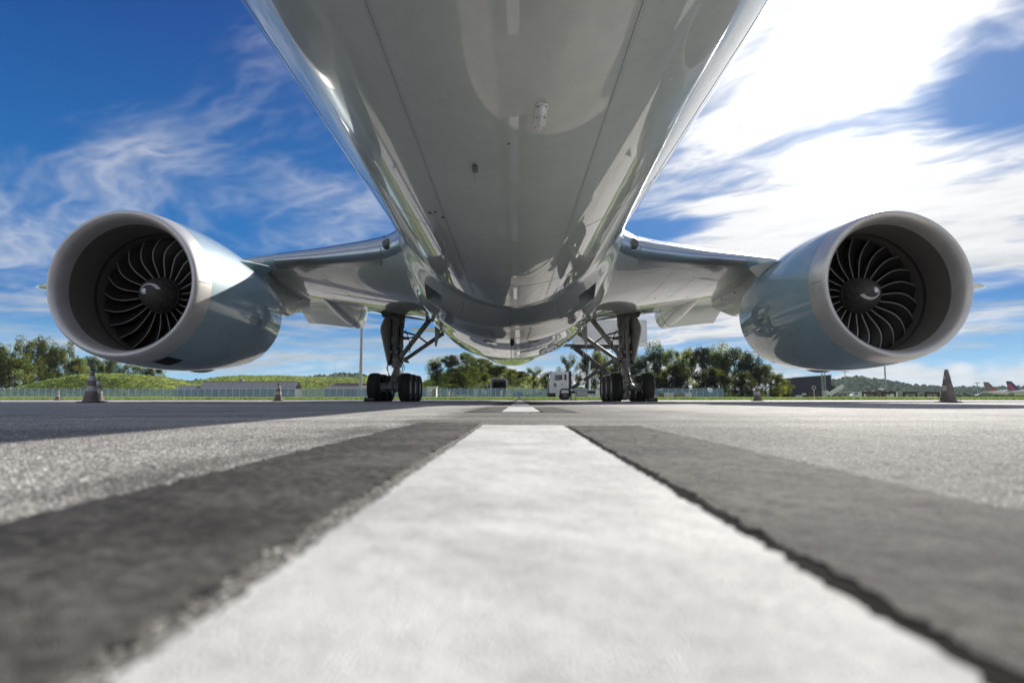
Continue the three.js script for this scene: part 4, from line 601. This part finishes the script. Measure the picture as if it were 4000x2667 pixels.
// beyond the sunward wing
for (const a of [[2480, 176, 1385, 110, 'dense', 'tree rising beside the sunward gear leg'], [2555, 182, 1342, 130, 'dense', 'tallest tree right of the gear leg'], [2625, 178, 1372, 120, 'dark', 'dark green tree next to the tallest one'], [2685, 184, 1368, 120, 'dense', 'tree above the pile of crates'], [2640, 166, 1430, 120, 'bush', 'bush in front of the crate pile trees'], [2745, 180, 1365, 120, 'dense', 'bright topped tree left of the cone'], [2815, 184, 1348, 130, 'dense', 'high crowned tree left of the engine'], [2870, 178, 1362, 130, 'dark', 'dark tree behind the striped cone'], [2935, 182, 1378, 120, 'dense', 'tree whose crown touches the engine cowl'], [2790, 166, 1440, 130, 'bush', 'wide bush before the high crowned tree'], [2990, 176, 1425, 110, 'dark', 'low dark tree under the engine cowl'], [2900, 164, 1455, 120, 'bush', 'bush right behind the striped cone'], [3035, 172, 1462, 80, 'bush', 'bush at the end of the tree belt'], [3070, 182, 1482, 70, 'airy', 'small thin tree near the dark hangar'], [3062, 200, 1500, 52, 'bush', 'low pale bush beside the dark hangar'], [2520, 164, 1455, 120, 'bush', 'bush beside the sunward tyres'], [2580, 162, 1470, 100, 'dark', 'shaded thicket left of the crates']]) tree(...a, GR);

// ---------------------------------------------------------------- perimeter fence
const X = (px, d) => (px - 2000) / 2380 * d;
{
  const d = 150, x0 = X(-60, d), n = 107, step = 1.70, f = thing('perimeter_fence', 'long wire mesh fence with blue tinted screen beyond the kerb', 'fence', [0, 0, -d]);
  const post = new THREE.CylinderGeometry(0.045, 0.05, 2.35, 8).translate(0, 1.17, 0), panel = bx(step - 0.1, 2.0, 0.012, 0, 1.12, 0), rail = rod(V(-step / 2, 2.22, 0), V(step / 2, 2.22, 0), 0.028, 0.028, 6);
  for (let k = 0; k < n; k++) { const x = x0 + k * step, y = terrain(x, d); const p = obj('post', post, M.fencePost, f); p.position.set(x, y, 0); const m = obj('mesh_panel', panel, M.fenceMesh, f); m.position.set(x + step / 2, terrain(x + step / 2, d), 0); const r = obj('rail', rail, M.fencePost, f); r.position.copy(m.position); }
}
// ---------------------------------------------------------------- sheds behind the fence
function corrugated(x0, x1, y0, z0, y1, z1, pitch, inset0 = 0, inset1 = 0) { // roof slope from eave to ridge with waves
  const n = Math.round((x1 - x0) / pitch), rows = [[], []]; for (let i = 0; i <= n * 4; i++) { const t = i / (n * 4), w = 0.045 * Math.sin(i * Math.PI / 2); rows[0].push(V(lerp(x0, x1, t), y0 + w, z0)); rows[1].push(V(lerp(x0 + inset0, x1 - inset1, t), y1 + w, z1)); } return loft(rows, { flip: true });
}
{
  const d = 168, xa = X(765, d), xb = X(1155, d), s = thing('shed', 'long low shed with grey corrugated roof behind the fence', 'shed', [(xa + xb) / 2, terrain(-75, d), -d]), L = (xb - xa) / 2;
  obj('wall', [bx(L * 2 - 0.6, 2.4, 5, 0, 1.2, -3)], M.wall, s);
  for (let k = 0; k < 9; k++) { const a = lerp(-L, L, k / 9), b = lerp(-L, L, (k + 1) / 9) - 0.03; obj('roof_sheet', corrugated(a, b, 2.25, 0.3, 4.45, -3, 0.5, k ? 0 : 1.0, 0), M.roof, s); obj('roof_sheet', corrugated(a, b, 2.25, -6.3, 4.45, -3, 0.5, k ? 0 : 1.0, 0), M.roof, s); }
  obj('ridge_cap', bx(L * 2 - 1.0, 0.08, 0.4, 0.5, 4.5, -3), M.roofDark, s);
  obj('chimney', [bx(0.9, 0.9, 0.7, X(925, d) - X(960, d), 4.75, -3), bx(1.1, 0.1, 0.9, X(925, d) - X(960, d), 5.2, -3)], M.concrete, s);
  const s2 = thing('shed', 'lower shed roof at the end of the long corrugated shed', 'shed', [X(722, 166), terrain(-89, 166), -166]);
  obj('wall', bx(5.2, 1.7, 3, 0, 0.85, -1.9), M.wall, s2); obj('roof_sheet', corrugated(-2.9, 2.9, 1.7, 0.1, 3.1, -2, 0.5, 0.6, 0), M.roof, s2); obj('roof_sheet', corrugated(-2.9, 2.9, 1.7, -4, 3.1, -2, 0.5, 0.6, 0), M.roof, s2);
  const s3 = thing('shed', 'brown roofed shed between the lamp mast and the dark cone', 'shed', [X(1375, 170), terrain(-45, 170), -170]);
  obj('wall', bx(15.2, 2.0, 5, 0, 1.0, -3), M.wall, s3); obj('roof', [loft([[V(-8.4, 2.1, 0.2), V(8.2, 2.1, 0.2)], [V(-5.6, 3.8, -3), V(7.4, 3.8, -3)], [V(-8.4, 2.1, -6.2), V(8.2, 2.1, -6.2)]]), loft([[V(-8.4, 2.1, 0.2), V(-5.6, 3.8, -3)], [V(-8.4, 2.1, -6.2), V(-5.6, 3.8, -3.01)]]), loft([[V(8.2, 2.1, 0.2), V(7.4, 3.8, -3)], [V(8.2, 2.1, -6.2), V(7.4, 3.8, -3.01)]])], M.roofDark, s3); obj('ridge_cap', bx(13.0, 0.1, 0.3, 0.9, 3.84, -3), M.truckDark, s3);
}
// ---------------------------------------------------------------- lamp masts and poles
function mast(px, d, h, r0, r1, head, label) {
  const x = X(px, d), m = thing('lamp_mast', label, 'lamp mast', [x, terrain(x, d) - 0.05, -d]);
  obj('pole', [rod(V(0, 0, 0), V(0, h * 0.35, 0), r0, lerp(r0, r1, 0.35), 20), rod(V(0, h * 0.35, 0), V(0, h, 0), lerp(r0, r1, 0.35) * 0.96, r1, 20)], M.mast, m); obj('base_flange', rod(V(0, 0, 0), V(0, 0.12, 0), r0 * 1.5, r0 * 1.5, 20), M.steel, m);
  if (head === 'bar') { obj('crossbar', bx(4.2, 0.16, 0.16, 0, h - 0.3, 0), M.mast, m); for (const k of [-1.8, -0.6, 0.6, 1.8]) obj('floodlight', bx(0.55, 0.3, 0.4, k, h - 0.52, 0.1, 0.05), M.steel, m); }
  else { obj('crown_ring', new THREE.TorusGeometry(0.9, 0.07, 8, 28).rotateX(Math.PI / 2).translate(0, h - 0.3, 0), M.mast, m); for (let k = 0; k < 6; k++) obj('floodlight', bx(0.5, 0.3, 0.4, 0.95 * Math.cos(k * 1.047), h - 0.45, 0.95 * Math.sin(k * 1.047), 0.05), M.steel, m); }
}
mast(1409, 153, 27, 0.42, 0.28, 'ring', 'tall grey steel lamp mast rising behind the flap fairing');
mast(3301, 330, 15.0, 0.24, 0.18, 'bar', 'dark pole with a crossbar right of the dark hangar');
mast(3458, 210, 26, 0.27, 0.18, 'ring', 'thick dark pole rising behind the engine bottom');
mast(3815, 420, 11.2, 0.30, 0.26, 'bar', 'short pole with a crossbar before the far tails');
{ const x = X(1308, 260), m = thing('radio_mast', 'thin lattice mast on the grass bank', 'mast', [x, terrain(x, 260), -260]); obj('pole', rod(V(0, 0, 0), V(0, 9, 0), 0.07, 0.03, 8), M.mast, m); obj('aerial', rod(V(0, 9, 0), V(0, 12, 0), 0.02, 0.01, 6), M.mast, m); }
// ---------------------------------------------------------------- small buildings by the fence
{
  let k = thing('kiosk', 'small white hut with blue stripes beside the shaded tyres', 'hut', [X(1690, 140), terrain(-18, 140), -140]);
  obj('wall', bx(2.0, 2.3, 2.2, 0, 1.15, 0), M.pale, k); obj('roof', bx(2.4, 0.16, 2.6, 0, 2.4, 0), M.whitePaint, k); for (const y of [0.5, 1.1]) obj('stripe', bx(1.0, 0.22, 0.02, -0.3, y, 1.115), M.blueTrim, k); obj('door', bx(0.75, 1.9, 0.04, 0.5, 0.98, 1.12), M.wall, k);
  for (const [px, l] of [[1756, 'slim white post with blue head near the hut'], [2006 - 48, 'white post with blue band beside the tunnel mouth']]) { const p = thing('utility_post', l, 'post', [X(px, 146), terrain(X(px, 146), 146), -146]); obj('body', bx(0.34, 1.7, 0.34, 0, 0.85, 0, 0.03), M.pale, p); obj('head', bx(0.42, 0.3, 0.42, 0, 1.75, 0, 0.03), M.blueTrim, p); obj('cabinet', bx(0.5, 1.1, 0.5, 0.5, 0.55, 0, 0.02), M.wall, p); }
  k = thing('shelter', 'open steel shelter with flat roof beside the dark tunnel', 'shelter', [X(1880, 158), terrain(-8, 158), -158]);
  obj('roof', bx(3.4, 0.14, 2.6, 0, 3.1, 0), M.steel, k); for (const [x, z] of [[-1.6, 1.2], [1.6, 1.2], [-1.6, -1.2], [1.6, -1.2]]) obj('post', rod(V(x, 0, z), V(x, 3.1, z), 0.06, 0.06, 8), M.steel, k); obj('cabinet', bx(1.1, 1.9, 0.8, -1.4, 1.2, 0.6, 0.03), M.pale, k); obj('tank', rod(V(0.4, 1.0, 0.4), V(0.4, 2.4, 0.4), 0.28, 0.24, 14), M.whitePaint, k); obj('cabinet', bx(0.9, 1.2, 0.8, 1.15, 1.3, 0.6, 0.03), M.whitePaint, k);
  // ribbed tunnel section
  const t = thing('ribbed_tunnel', 'dark ribbed tunnel mouth with rounded steel frame before the trees', 'tunnel', [X(1949, 160), terrain(-3, 160), -160]);
  const arch = (w, h, r) => { const s = new THREE.Shape(); s.moveTo(-w, 0); s.lineTo(-w, h - r); s.quadraticCurveTo(-w, h, -w + r, h); s.lineTo(w - r, h); s.quadraticCurveTo(w, h, w, h - r); s.lineTo(w, 0); return s; };
  const rib = (w, h, r, th, dep, z) => { const s = arch(w, h, r), q = arch(w - th, h - th, r * 0.92); s.lineTo(w - th, 0); const pts = q.getPoints(16).reverse(); pts.forEach((p) => s.lineTo(p.x, p.y)); s.lineTo(-w, 0); const g = new THREE.ExtrudeGeometry(s, { depth: dep, bevelEnabled: false, curveSegments: 12 }); g.translate(0, 0, z); return g; };
  obj('mouth_frame', rib(2.3, 5.1, 1.1, 0.28, 1.1, 0), M.steel, t); obj('shell', rib(2.15, 4.85, 1.05, 0.10, 15, -15), M.gearDark, t);
  for (let i = 0; i < 7; i++) obj('rib', rib(2.05, 4.7, 1.0, 0.30, 0.3, -1.2 - i * 1.9), M.gear, t); obj('back_wall', bx(4.1, 4.6, 0.1, 0, 2.3, -14.8), M.gearDark, t); obj('side_plate', bx(0.5, 2.4, 0.5, -2.1, 1.2, 1.0, 0.03), M.pale, t); obj('side_plate', bx(0.5, 2.4, 0.5, 2.1, 1.2, 1.0, 0.03), M.pale, t);
  const tp = thing('covered_heap', 'dark blue covered heap behind the fence at the line end', 'heap', [X(2026, 156), terrain(1.5, 156), -156]); obj('cover', new THREE.SphereGeometry(1, 20, 12).scale(1.35, 0.95, 0.8).translate(0, 0.72, 0), M.tarp, tp); obj('frame', [rod(V(-0.7, 0, 0), V(-0.6, 0.5, 0), 0.05), rod(V(0.7, 0, 0), V(0.6, 0.5, 0), 0.05)], M.steel, tp);
}
// ---------------------------------------------------------------- catering truck with raised box
{
  const d = 60, k = 39.7, T = thing('catering_truck', 'white high lift catering truck with raised box behind the sunward gear', 'truck', [X(2300, d), 0, -d]), tx = (px) => (px - 2300) / k, ty = (py) => (1558 - py) / k + 0.1;
  const cab = [[tx(2143), ty(1548)], [tx(2143), ty(1500)], [tx(2150), ty(1460)], [tx(2157), ty(1454)], [tx(2216), ty(1454)], [tx(2216), ty(1534)], [tx(2186), ty(1534)], [tx(2182), ty(1542)], [tx(2160), ty(1546)]];
  obj('cab', plate(cab, 2.3, (u, v, w) => V(u, v, w - 1.15)), M.truckWhite, T);
  obj('door', plate([[tx(2160), ty(1527)], [tx(2160), ty(1490)], [tx(2163), ty(1463)], [tx(2193), ty(1463)], [tx(2193), ty(1527)]], 0.03, (u, v, w) => V(u, v, 1.18 + w)), M.truckWhite, T);
  obj('side_window', plate([[tx(2163), ty(1486)], [tx(2165), ty(1465)], [tx(2192), ty(1465)], [tx(2192), ty(1484)], [tx(2172), ty(1486)]], 0.012, (u, v, w) => V(u, v, 1.222 + w)), M.darkGlass, T); obj('side_window', plate([[tx(2160), ty(1511)], [tx(2160), ty(1497)], [tx(2170), ty(1497)], [tx(2170), ty(1511)]], 0.012, (u, v, w) => V(u, v, 1.222 + w)), M.darkGlass, T);
  obj('quarter_window', plate([[tx(2201), ty(1484)], [tx(2201), ty(1463)], [tx(2207), ty(1463)], [tx(2208), ty(1484)]], 0.012, (u, v, w) => V(u, v, 1.20 + w)), M.darkGlass, T);
  obj('windscreen', loft([[V(tx(2143) - 0.03, ty(1490), -1.0), V(tx(2143) - 0.03, ty(1490), 1.0)], [V(tx(2150) - 0.03, ty(1462), -1.0), V(tx(2150) - 0.03, ty(1462), 1.0)]]), M.darkGlass, T);
  obj('bumper', bx(0.75, 0.40, 2.35, tx(2153), ty(1541), 0, 0.05), M.truckDark, T); obj('grille', bx(0.06, 0.8, 1.7, tx(2142), ty(1517), 0), M.truckDark, T); for (let i = 0; i < 4; i++) obj('grille_slat', bx(0.05, 0.05, 1.6, tx(2140.5), ty(1506 + i * 7), 0), M.steel, T); obj('headlamp', bx(0.06, 0.2, 0.3, tx(2142), ty(1536), 0.9), M.glass, T); obj('mirror', [bx(0.12, 0.45, 0.22, tx(2139), ty(1470), 1.35, 0.03), rod(V(tx(2150), ty(1462), 1.15), V(tx(2139), ty(1464), 1.35), 0.015)], M.truckDark, T); obj('beacon', new THREE.CylinderGeometry(0.09, 0.1, 0.16, 14).translate(tx(2151), ty(1453), 0.6), M.blueTrim, T); obj('sun_visor', bx(0.25, 0.04, 2.1, tx(2143), ty(1459), 0), M.truckDark, T); obj('door_handle', bx(0.2, 0.04, 0.03, tx(2190), ty(1501), 1.225), M.truckDark, T);
  obj('exhaust_stack', bx(0.28, 1.75, 1.9, tx(2223), ty(1485), 0, 0.03), M.truckDark, T);
  obj('mudguard', plate([[tx(2182), ty(1540)], [tx(2184), ty(1525)], [tx(2190), ty(1518)], [tx(2216), ty(1518)], [tx(2224), ty(1525)], [tx(2228), ty(1545)], [tx(2225), ty(1545)], [tx(2221), ty(1528)], [tx(2215), ty(1522)], [tx(2192), ty(1522)], [tx(2187), ty(1528)], [tx(2185), ty(1540)]], 0.5, (u, v, w) => V(u, v, 0.72 + w)), M.truckDark, T);
  const tw = lathe([[0.24, -0.13], [0.40, -0.15], [0.48, -0.12], [0.50, 0], [0.48, 0.12], [0.40, 0.15], [0.24, 0.13]], 36).rotateX(Math.PI / 2), rw = lathe([[0.001, 0.05], [0.08, 0.06], [0.12, 0.03], [0.20, 0.05], [0.25, 0.12], [0.25, -0.12]], 28).rotateX(Math.PI / 2);
  for (const [px, z] of [[2204, 0.98], [2204, -0.98], [2430, 0.98], [2430, -0.98]]) { const a = obj('tyre', tw, M.tyre, T), b = obj('rim', rw, M.gearDark, T); a.position.set(tx(px), 0.50, z); b.position.copy(a.position); if (z < 0) b.rotation.y = Math.PI; }
  obj('chassis_rail', bx(tx(2500) - tx(2215), 0.22, 0.12, (tx(2500) + tx(2215)) / 2, 0.78, 0.4), M.truckDark, T); obj('chassis_rail', bx(tx(2500) - tx(2215), 0.22, 0.12, (tx(2500) + tx(2215)) / 2, 0.78, -0.4), M.truckDark, T);
  obj('fuel_tank', bx(1.1, 0.5, 0.5, tx(2268), 0.62, 0.85, 0.08), M.steel, T); obj('battery_box', bx(0.75, 0.6, 0.5, tx(2335), 0.68, 0.85, 0.03), M.truckWhite, T); obj('deck', bx(4.6, 0.05, 1.9, tx(2330), 0.97, 0), M.steel, T); obj('outrigger', [rod(V(tx(2226), 0.8, 1.0), V(tx(2226), 0.02, 1.0), 0.05), bx(0.3, 0.04, 0.3, tx(2226), 0.02, 1.0)], M.truckDark, T); obj('outrigger', [rod(V(tx(2243), 0.9, 1.0), V(tx(2243), 0.02, 1.0), 0.06), bx(0.32, 0.04, 0.32, tx(2243), 0.02, 1.0)], M.steel, T);
  const arm = (x0, y0, x1, y1, z) => { const a = V(x0, y0, z), b = V(x1, y1, z), L = a.distanceTo(b), g = bx(L, 0.30, 0.14, 0, 0, 0, 0.03); g.rotateZ(Math.atan2(y1 - y0, x1 - x0)); g.translate((x0 + x1) / 2, (y0 + y1) / 2, z); return g; };
  for (const z of [-0.7, 0.7]) { obj('scissor_arm', arm(tx(2236), ty(1514), tx(2490), ty(1348) + 0.1, z), M.truckDark, T); obj('scissor_arm', arm(tx(2246), ty(1356), tx(2490), ty(1514) - 0.9, z - 0.16), M.truckDark, T); }
  obj('scissor_pin', rod(V(tx(2334), ty(1446), -0.95), V(tx(2334), ty(1446), 0.9), 0.09), M.steel, T); obj('lift_cylinder', [rod(V(tx(2302), 1.0, 0), V(tx(2302), ty(1456), 0), 0.13), rod(V(tx(2302), ty(1456), 0), V(tx(2306), ty(1408), 0), 0.08)], M.chrome, T); obj('warning_plate', arm(tx(2262), ty(1500) + 0.05, tx(2278), ty(1489) + 0.05, 0.79), M.whitePaint, T);
  const bl = tx(2240), br = tx(2521), by = ty(1346), bh = 2.35;
  obj('box_body', bx(br - bl, bh, 2.4, (bl + br) / 2, by + bh / 2, 0, 0.04), M.truckWhite, T); for (const px of [2242, 2292, 2350, 2408, 2466, 2519]) obj('box_rib', bx(0.07, bh - 0.1, 0.05, tx(px), by + bh / 2, 1.22), M.truckWhite, T); obj('box_sill', bx(br - bl, 0.14, 2.44, (bl + br) / 2, by + 0.02, 0), M.whitePaint, T);
  obj('subframe', bx(tx(2450) - tx(2232), 0.26, 1.6, (tx(2450) + tx(2232)) / 2, by - 0.22, 0), M.truckDark, T); obj('front_platform', bx(1.6, 0.1, 2.0, tx(2236), by - 0.06, 0), M.truckDark, T); obj('ladder', [rod(V(tx(2288), by - 0.3, 0.9), V(tx(2288), by - 1.2, 0.9), 0.025), rod(V(tx(2276), by - 0.3, 0.9), V(tx(2276), by - 1.2, 0.9), 0.025), ...[0.4, 0.7, 1.0].map((q) => rod(V(tx(2276), by - q, 0.9), V(tx(2288), by - q, 0.9), 0.02))], M.steel, T); obj('gear_case', bx(0.6, 0.4, 0.5, tx(2333), by - 0.45, 0.5, 0.04), M.gearDark, T); obj('tail_board', bx(0.05, 0.95, 1.4, tx(2512), 2.6, 0.2), M.steel, T);
  for (const p of [[2500, 1440], [2530, 1440]]) void p;
}
// ---------------------------------------------------------------- crates by the verge
{ const d = 108; for (const [a, b, m, l] of [[2572, 2588, M.coneBody, 'small brown crate at the near end of the row'], [2590, 2626, M.pale, 'white slatted crate in the row before the thicket'], [2630, 2670, M.wall, 'tan wrapped pallet between the white crates'], [2672, 2697, M.whitePaint, 'white crate with blue print at the far end of the row']]) { const w = (b - a) / 2380 * d, c = thing('crate', l, 'crate', [X((a + b) / 2, d), terrain(X(a, d), d) - 0.02, -d], 0, 'crates in a row on the grass'); obj('body', bx(w, 0.72, 0.9, 0, 0.48, 0, 0.02), m, c); obj('pallet', bx(w, 0.1, 0.95, 0, 0.06, 0), M.brown, c); for (const y of [0.35, 0.62]) obj('slat', bx(w * 0.92, 0.06, 0.03, 0, y, 0.46), m === M.whitePaint ? M.navy : M.wall, c); } }
// ---------------------------------------------------------------- dark hangar and the things round it
{
  const d = 232, xa = X(3097, d), xb = X(3246, d), w = xb - xa, h = thing('hangar', 'dark navy flat roofed hangar below the sunward engine', 'hangar', [(xa + xb) / 2, -0.1, -d]);
  const sh = [[-w / 2, 0], [w / 2, 0], [w / 2, 9.3], [-w / 2, 8.25]]; obj('body', plate(sh, 16, (u, v, q) => V(u, v, q - 16)), M.hangar, h); obj('parapet', plate([[-w / 2 - 0.1, 8.2], [w / 2 + 0.1, 9.25], [w / 2 + 0.1, 9.5], [-w / 2 - 0.1, 8.45]], 0.3, (u, v, q) => V(u, v, 0.05 + q)), M.steel, h); obj('side_pipe', hose([V(w / 2 + 0.15, 6.8, 0), V(w / 2 + 0.3, 7.6, 0), V(w / 2 + 0.3, 8.6, 0), V(w / 2, 9.0, 0)], 0.09), M.mast, h);
  obj('sign_board', bx(1.6, 0.7, 0.06, -w / 2 + 3.9, 2.1, 0.1), M.pale, h); obj('gate', bx(2.5, 1.7, 0.08, -w / 2 + 1.9, 0.85, 0.2), M.pale, h); for (let k = 0; k < 4; k++) obj('gate_bar', bx(0.06, 1.6, 0.04, -w / 2 + 0.9 + k * 0.62, 0.85, 0.27), M.steel, h); obj('canopy', bx(2.8, 0.35, 3, w / 2 + 1.5, 5.5, -1), M.concrete, h); obj('annex', bx(1.2, 5.3, 3, w / 2 + 0.65, 2.65, -1.2), M.hangar, h); obj('aerial', rod(V(-w / 2 + 0.1, 8.2, -1), V(-w / 2 + 0.1, 10.2, -1), 0.04, 0.02), M.mast, h);
  for (let k = 0; k < 3; k++) obj('door_panel', bx(2.1, 3.0, 0.08, -0.6 + k * 2.3, 1.5, 0.1), M.brown, h);
  for (const [px, l] of [[3209, 'pale steel pole pair, outer pole before the hangar'], [3214, 'pale steel pole pair, inner pole before the hangar'], [3222, 'thicker pale pole standing before the hangar end']]) { const p = thing('steel_pole', l, 'pole', [X(px, 150), terrain(78, 150) - 0.1, -150], 0, 'poles before the dark hangar'); const r = px === 3222 ? 0.12 : 0.085; obj('shaft', rod(V(0, 0, 0), V(0, 14, 0), r, r * 0.9, 12), M.mast, p); obj('foot', rod(V(0, 0, 0), V(0, 0.15, 0), r * 1.8, r * 1.8, 12), M.steel, p); }
  const rs = thing('ring_sign', 'white post topped by a ring before the dark hangar', 'sign', [X(3177, 130), terrain(64, 130) - 0.05, -130]); obj('post', rod(V(0, 0, 0), V(0, 1.72, 0), 0.06, 0.05, 10), M.whitePaint, rs); obj('ring', new THREE.TorusGeometry(0.37, 0.045, 10, 36).translate(0, 2.1, 0), M.whitePaint, rs);
  // passenger stairs
  const sv = thing('passenger_stairs', 'white mobile passenger stairs beside the dark hangar', 'stairs', [X(3255, 190), terrain(100, 190) - 0.05, -190]); obj('stair_flank', plate([[-2.6, 0.3], [-1.4, 0.3], [3.0, 3.0], [3.0, 4.0], [2.4, 4.0], [-2.6, 1.1]], 0.15, (u, v, q) => V(u, v, q)), M.pale, sv); obj('cab', bx(1.2, 1.9, 1.4, -2.2, 1.25, -0.9, 0.08), M.pale, sv); obj('platform', bx(1.8, 0.2, 1.6, 2.8, 3.2, -0.7), M.steel, sv); obj('handrail', [rod(V(2.0, 4.3, 0), V(3.6, 4.3, 0), 0.04), rod(V(3.6, 3.2, 0), V(3.6, 4.3, 0), 0.04)], M.steel, sv); for (const x of [-1.9, 1.6]) obj('wheel', new THREE.CylinderGeometry(0.42, 0.42, 0.3, 20).rotateX(Math.PI / 2).translate(x, 0.42, 0.1), M.tyre, sv);
  const ht = thing('service_hut', 'far white roofed service box beyond the stairs', 'hut', [X(3300, 260), 0.2, -260]); obj('wall', bx(4.2, 2.4, 3, 0, 1.6, 0), M.wall, ht); obj('roof', bx(4.6, 0.25, 3.4, 0, 2.9, 0), M.whitePaint, ht); obj('window', bx(1.0, 0.9, 0.06, -0.9, 1.8, 1.52), M.darkGlass, ht);
  for (const [px, l] of [[3345, 'small white van behind the grass left of the trestles'], [3470, 'white topped van parked behind the second trestle']]) { const v = thing('van', l, 'van', [X(px, 215), 0.45, -215], 0, 'vans on the far apron'); obj('body', plate([[-2.4, 0.3], [2.4, 0.3], [2.4, 2.1], [-1.2, 2.1], [-1.9, 1.3], [-2.4, 1.15]], 1.8, (a, b, q) => V(a, b, q - 0.9)), M.whitePaint, v); obj('window', plate([[-1.75, 1.25], [-1.2, 1.9], [-0.3, 1.9], [-0.3, 1.25]], 0.03, (a, b, q) => V(a, b, 0.92 + q)), M.darkGlass, v); for (const x of [-1.5, 1.5]) obj('wheel', new THREE.CylinderGeometry(0.36, 0.36, 0.22, 18).rotateX(Math.PI / 2).translate(x, 0.36, 0.85), M.tyre, v); }
  const pv = thing('pavilion', 'small pavilion with pale peaked roof behind the trestles', 'pavilion', [X(3438, 200), 0.4, -200]); obj('roof', new THREE.ConeGeometry(1.7, 0.8, 4).rotateY(0.78).translate(0, 2.9, 0), M.wall, pv); obj('wall', bx(2.2, 2.8, 2.2, 0, 1.4, 0), M.coneBody, pv);
  // trestles
  ['dark steel trestle nearest the hangar', 'second dark trestle from the hangar', 'third dark trestle from the hangar', 'dark trestle next to the torn cone'].forEach((l, i) => { const px = [3391, 3468, 3551, 3637][i], t = thing('trestle', l, 'trestle', [X(px, 125), terrain(75, 125), -125], 0, 'dark trestles in a row on the grass'); obj('beam', [bx(2.75, 0.36, 0.5, 0, 0.88, 0, 0.03)], M.brown, t); obj('cap_rail', bx(2.8, 0.05, 0.56, 0, 1.09, 0), M.coneBase, t); for (const x of [-1.28, 1.28]) obj('leg', bx(0.16, 0.72, 0.4, x, 0.36, 0), M.coneBase, t); obj('brace', bx(0.08, 0.7, 0.1, 0.1, 0.35, 0), M.coneBase, t); });
  const cr = thing('boat_cradle', 'curved dark cradle frame in the grass right of the torn cone', 'cradle', [X(3790, 125), terrain(90, 125), -125]); obj('keel', hose([V(-1.6, 0.95, 0), V(-1.1, 0.55, 0), V(0, 0.35, 0), V(1.1, 0.55, 0), V(1.7, 0.95, 0)], 0.12), M.coneBase, cr); obj('rail', hose([V(-1.6, 0.95, 0.5), V(-1.1, 0.6, 0.5), V(0, 0.42, 0.5), V(1.1, 0.6, 0.5), V(1.7, 0.95, 0.5)], 0.07), M.steel, cr); for (const x of [-0.9, 0.9]) obj('stand', rod(V(x, 0, 0.2), V(x, 0.5, 0.2), 0.06), M.coneBase, cr);
  // marker lamps in the grass
  for (const [px, dd, l] of [[3307, 118, 'white topped marker lamp in the grass by the trestles'], [3952, 112, 'dark marker lamp in the grass near the far tails']]) { const m = thing('marker_lamp', l, 'marker lamp', [X(px, dd), terrain(X(px, dd), dd), -dd]); obj('stem', rod(V(0, 0, 0), V(0, 0.32, 0), 0.06, 0.05, 10), M.truckDark, m); obj('head', new THREE.SphereGeometry(0.10, 14, 10).translate(0, 0.38, 0), px < 3500 ? M.whitePaint : M.truckDark, m); }
  // two parked jets far away, tails towards us
  for (const [px, dd, fin, l, yy] of [[3880, 480, M.taupe, 'far parked jet with taupe and red tail fin', 0], [3970, 470, M.navy, 'far parked jet with navy and red tail fin', 0.4]]) {
    const j = thing('parked_jet', l, 'jet', [X(px, dd), 0, -dd], 0, 'jets parked far away'), F = (u, v, q) => V(u, v + yy, q - 0.2);
    obj('fuselage', loft(span(0, 1, 14).map((t) => { const r = 2.0 * Math.min(1, 0.25 + 1.6 * t) * (t > 0.86 ? Math.sqrt(Math.max(0.02, 1 - ((t - 0.86) / 0.14) ** 2)) : 1); return span(0, Math.PI * 2, 18).map((a) => V(-9 + 40 * t, 5.0 + yy + 0.6 * (1 - t) + r * Math.cos(a), r * Math.sin(a))); }), { caps: true }), M.whitePaint, j);
    obj('tail_fin', plate([[-6.5, 6.2], [2.5, 6.4], [-4.2, 13.4], [-6.6, 13.6], [-8.2, 13.5]].map(([u, v]) => [u, v]), 0.4, F), fin, j); obj('fin_flash', plate(fin === M.navy ? [[-6.3, 7.0], [-1.2, 7.0], [-5.0, 11.2], [-7.2, 11.4]] : [[-6.3, 6.6], [1.8, 6.6], [-1.5, 8.6]], 0.46, (u, v, q) => V(u, v + yy, q - 0.23)), M.tailRed, j);
    obj('stabiliser', plate([[-8.5, 0], [-4.5, 0], [-6.5, 6.5], [-8.5, 6.5]], 0.25, (u, v, q) => V(u, 6.0 + yy + q, v)), M.whitePaint, j); obj('wing', plate([[8, 0], [15, 0], [6, 15], [4, 15]], 0.4, (u, v, q) => V(u, 4.2 + yy + q + 0.06 * v, v)), M.whitePaint, j); obj('engine', rod(V(6, 3.3 + yy, 6), V(10, 3.3 + yy, 6), 0.9, 1.0, 18), M.gear, j); for (const [u, v] of [[8.5, 3], [8.5, -3], [28, 0]]) obj('landing_leg', rod(V(u, 0, v), V(u, 4, v), 0.2), M.gearDark, j);
  }
}
scene.fog = new THREE.FogExp2(new THREE.Color(0.62, 0.74, 0.86), 0.00009);
scene.traverse((o) => { if (o.isMesh) { o.castShadow = true; o.receiveShadow = true; } });
renderer.render(scene, camera);
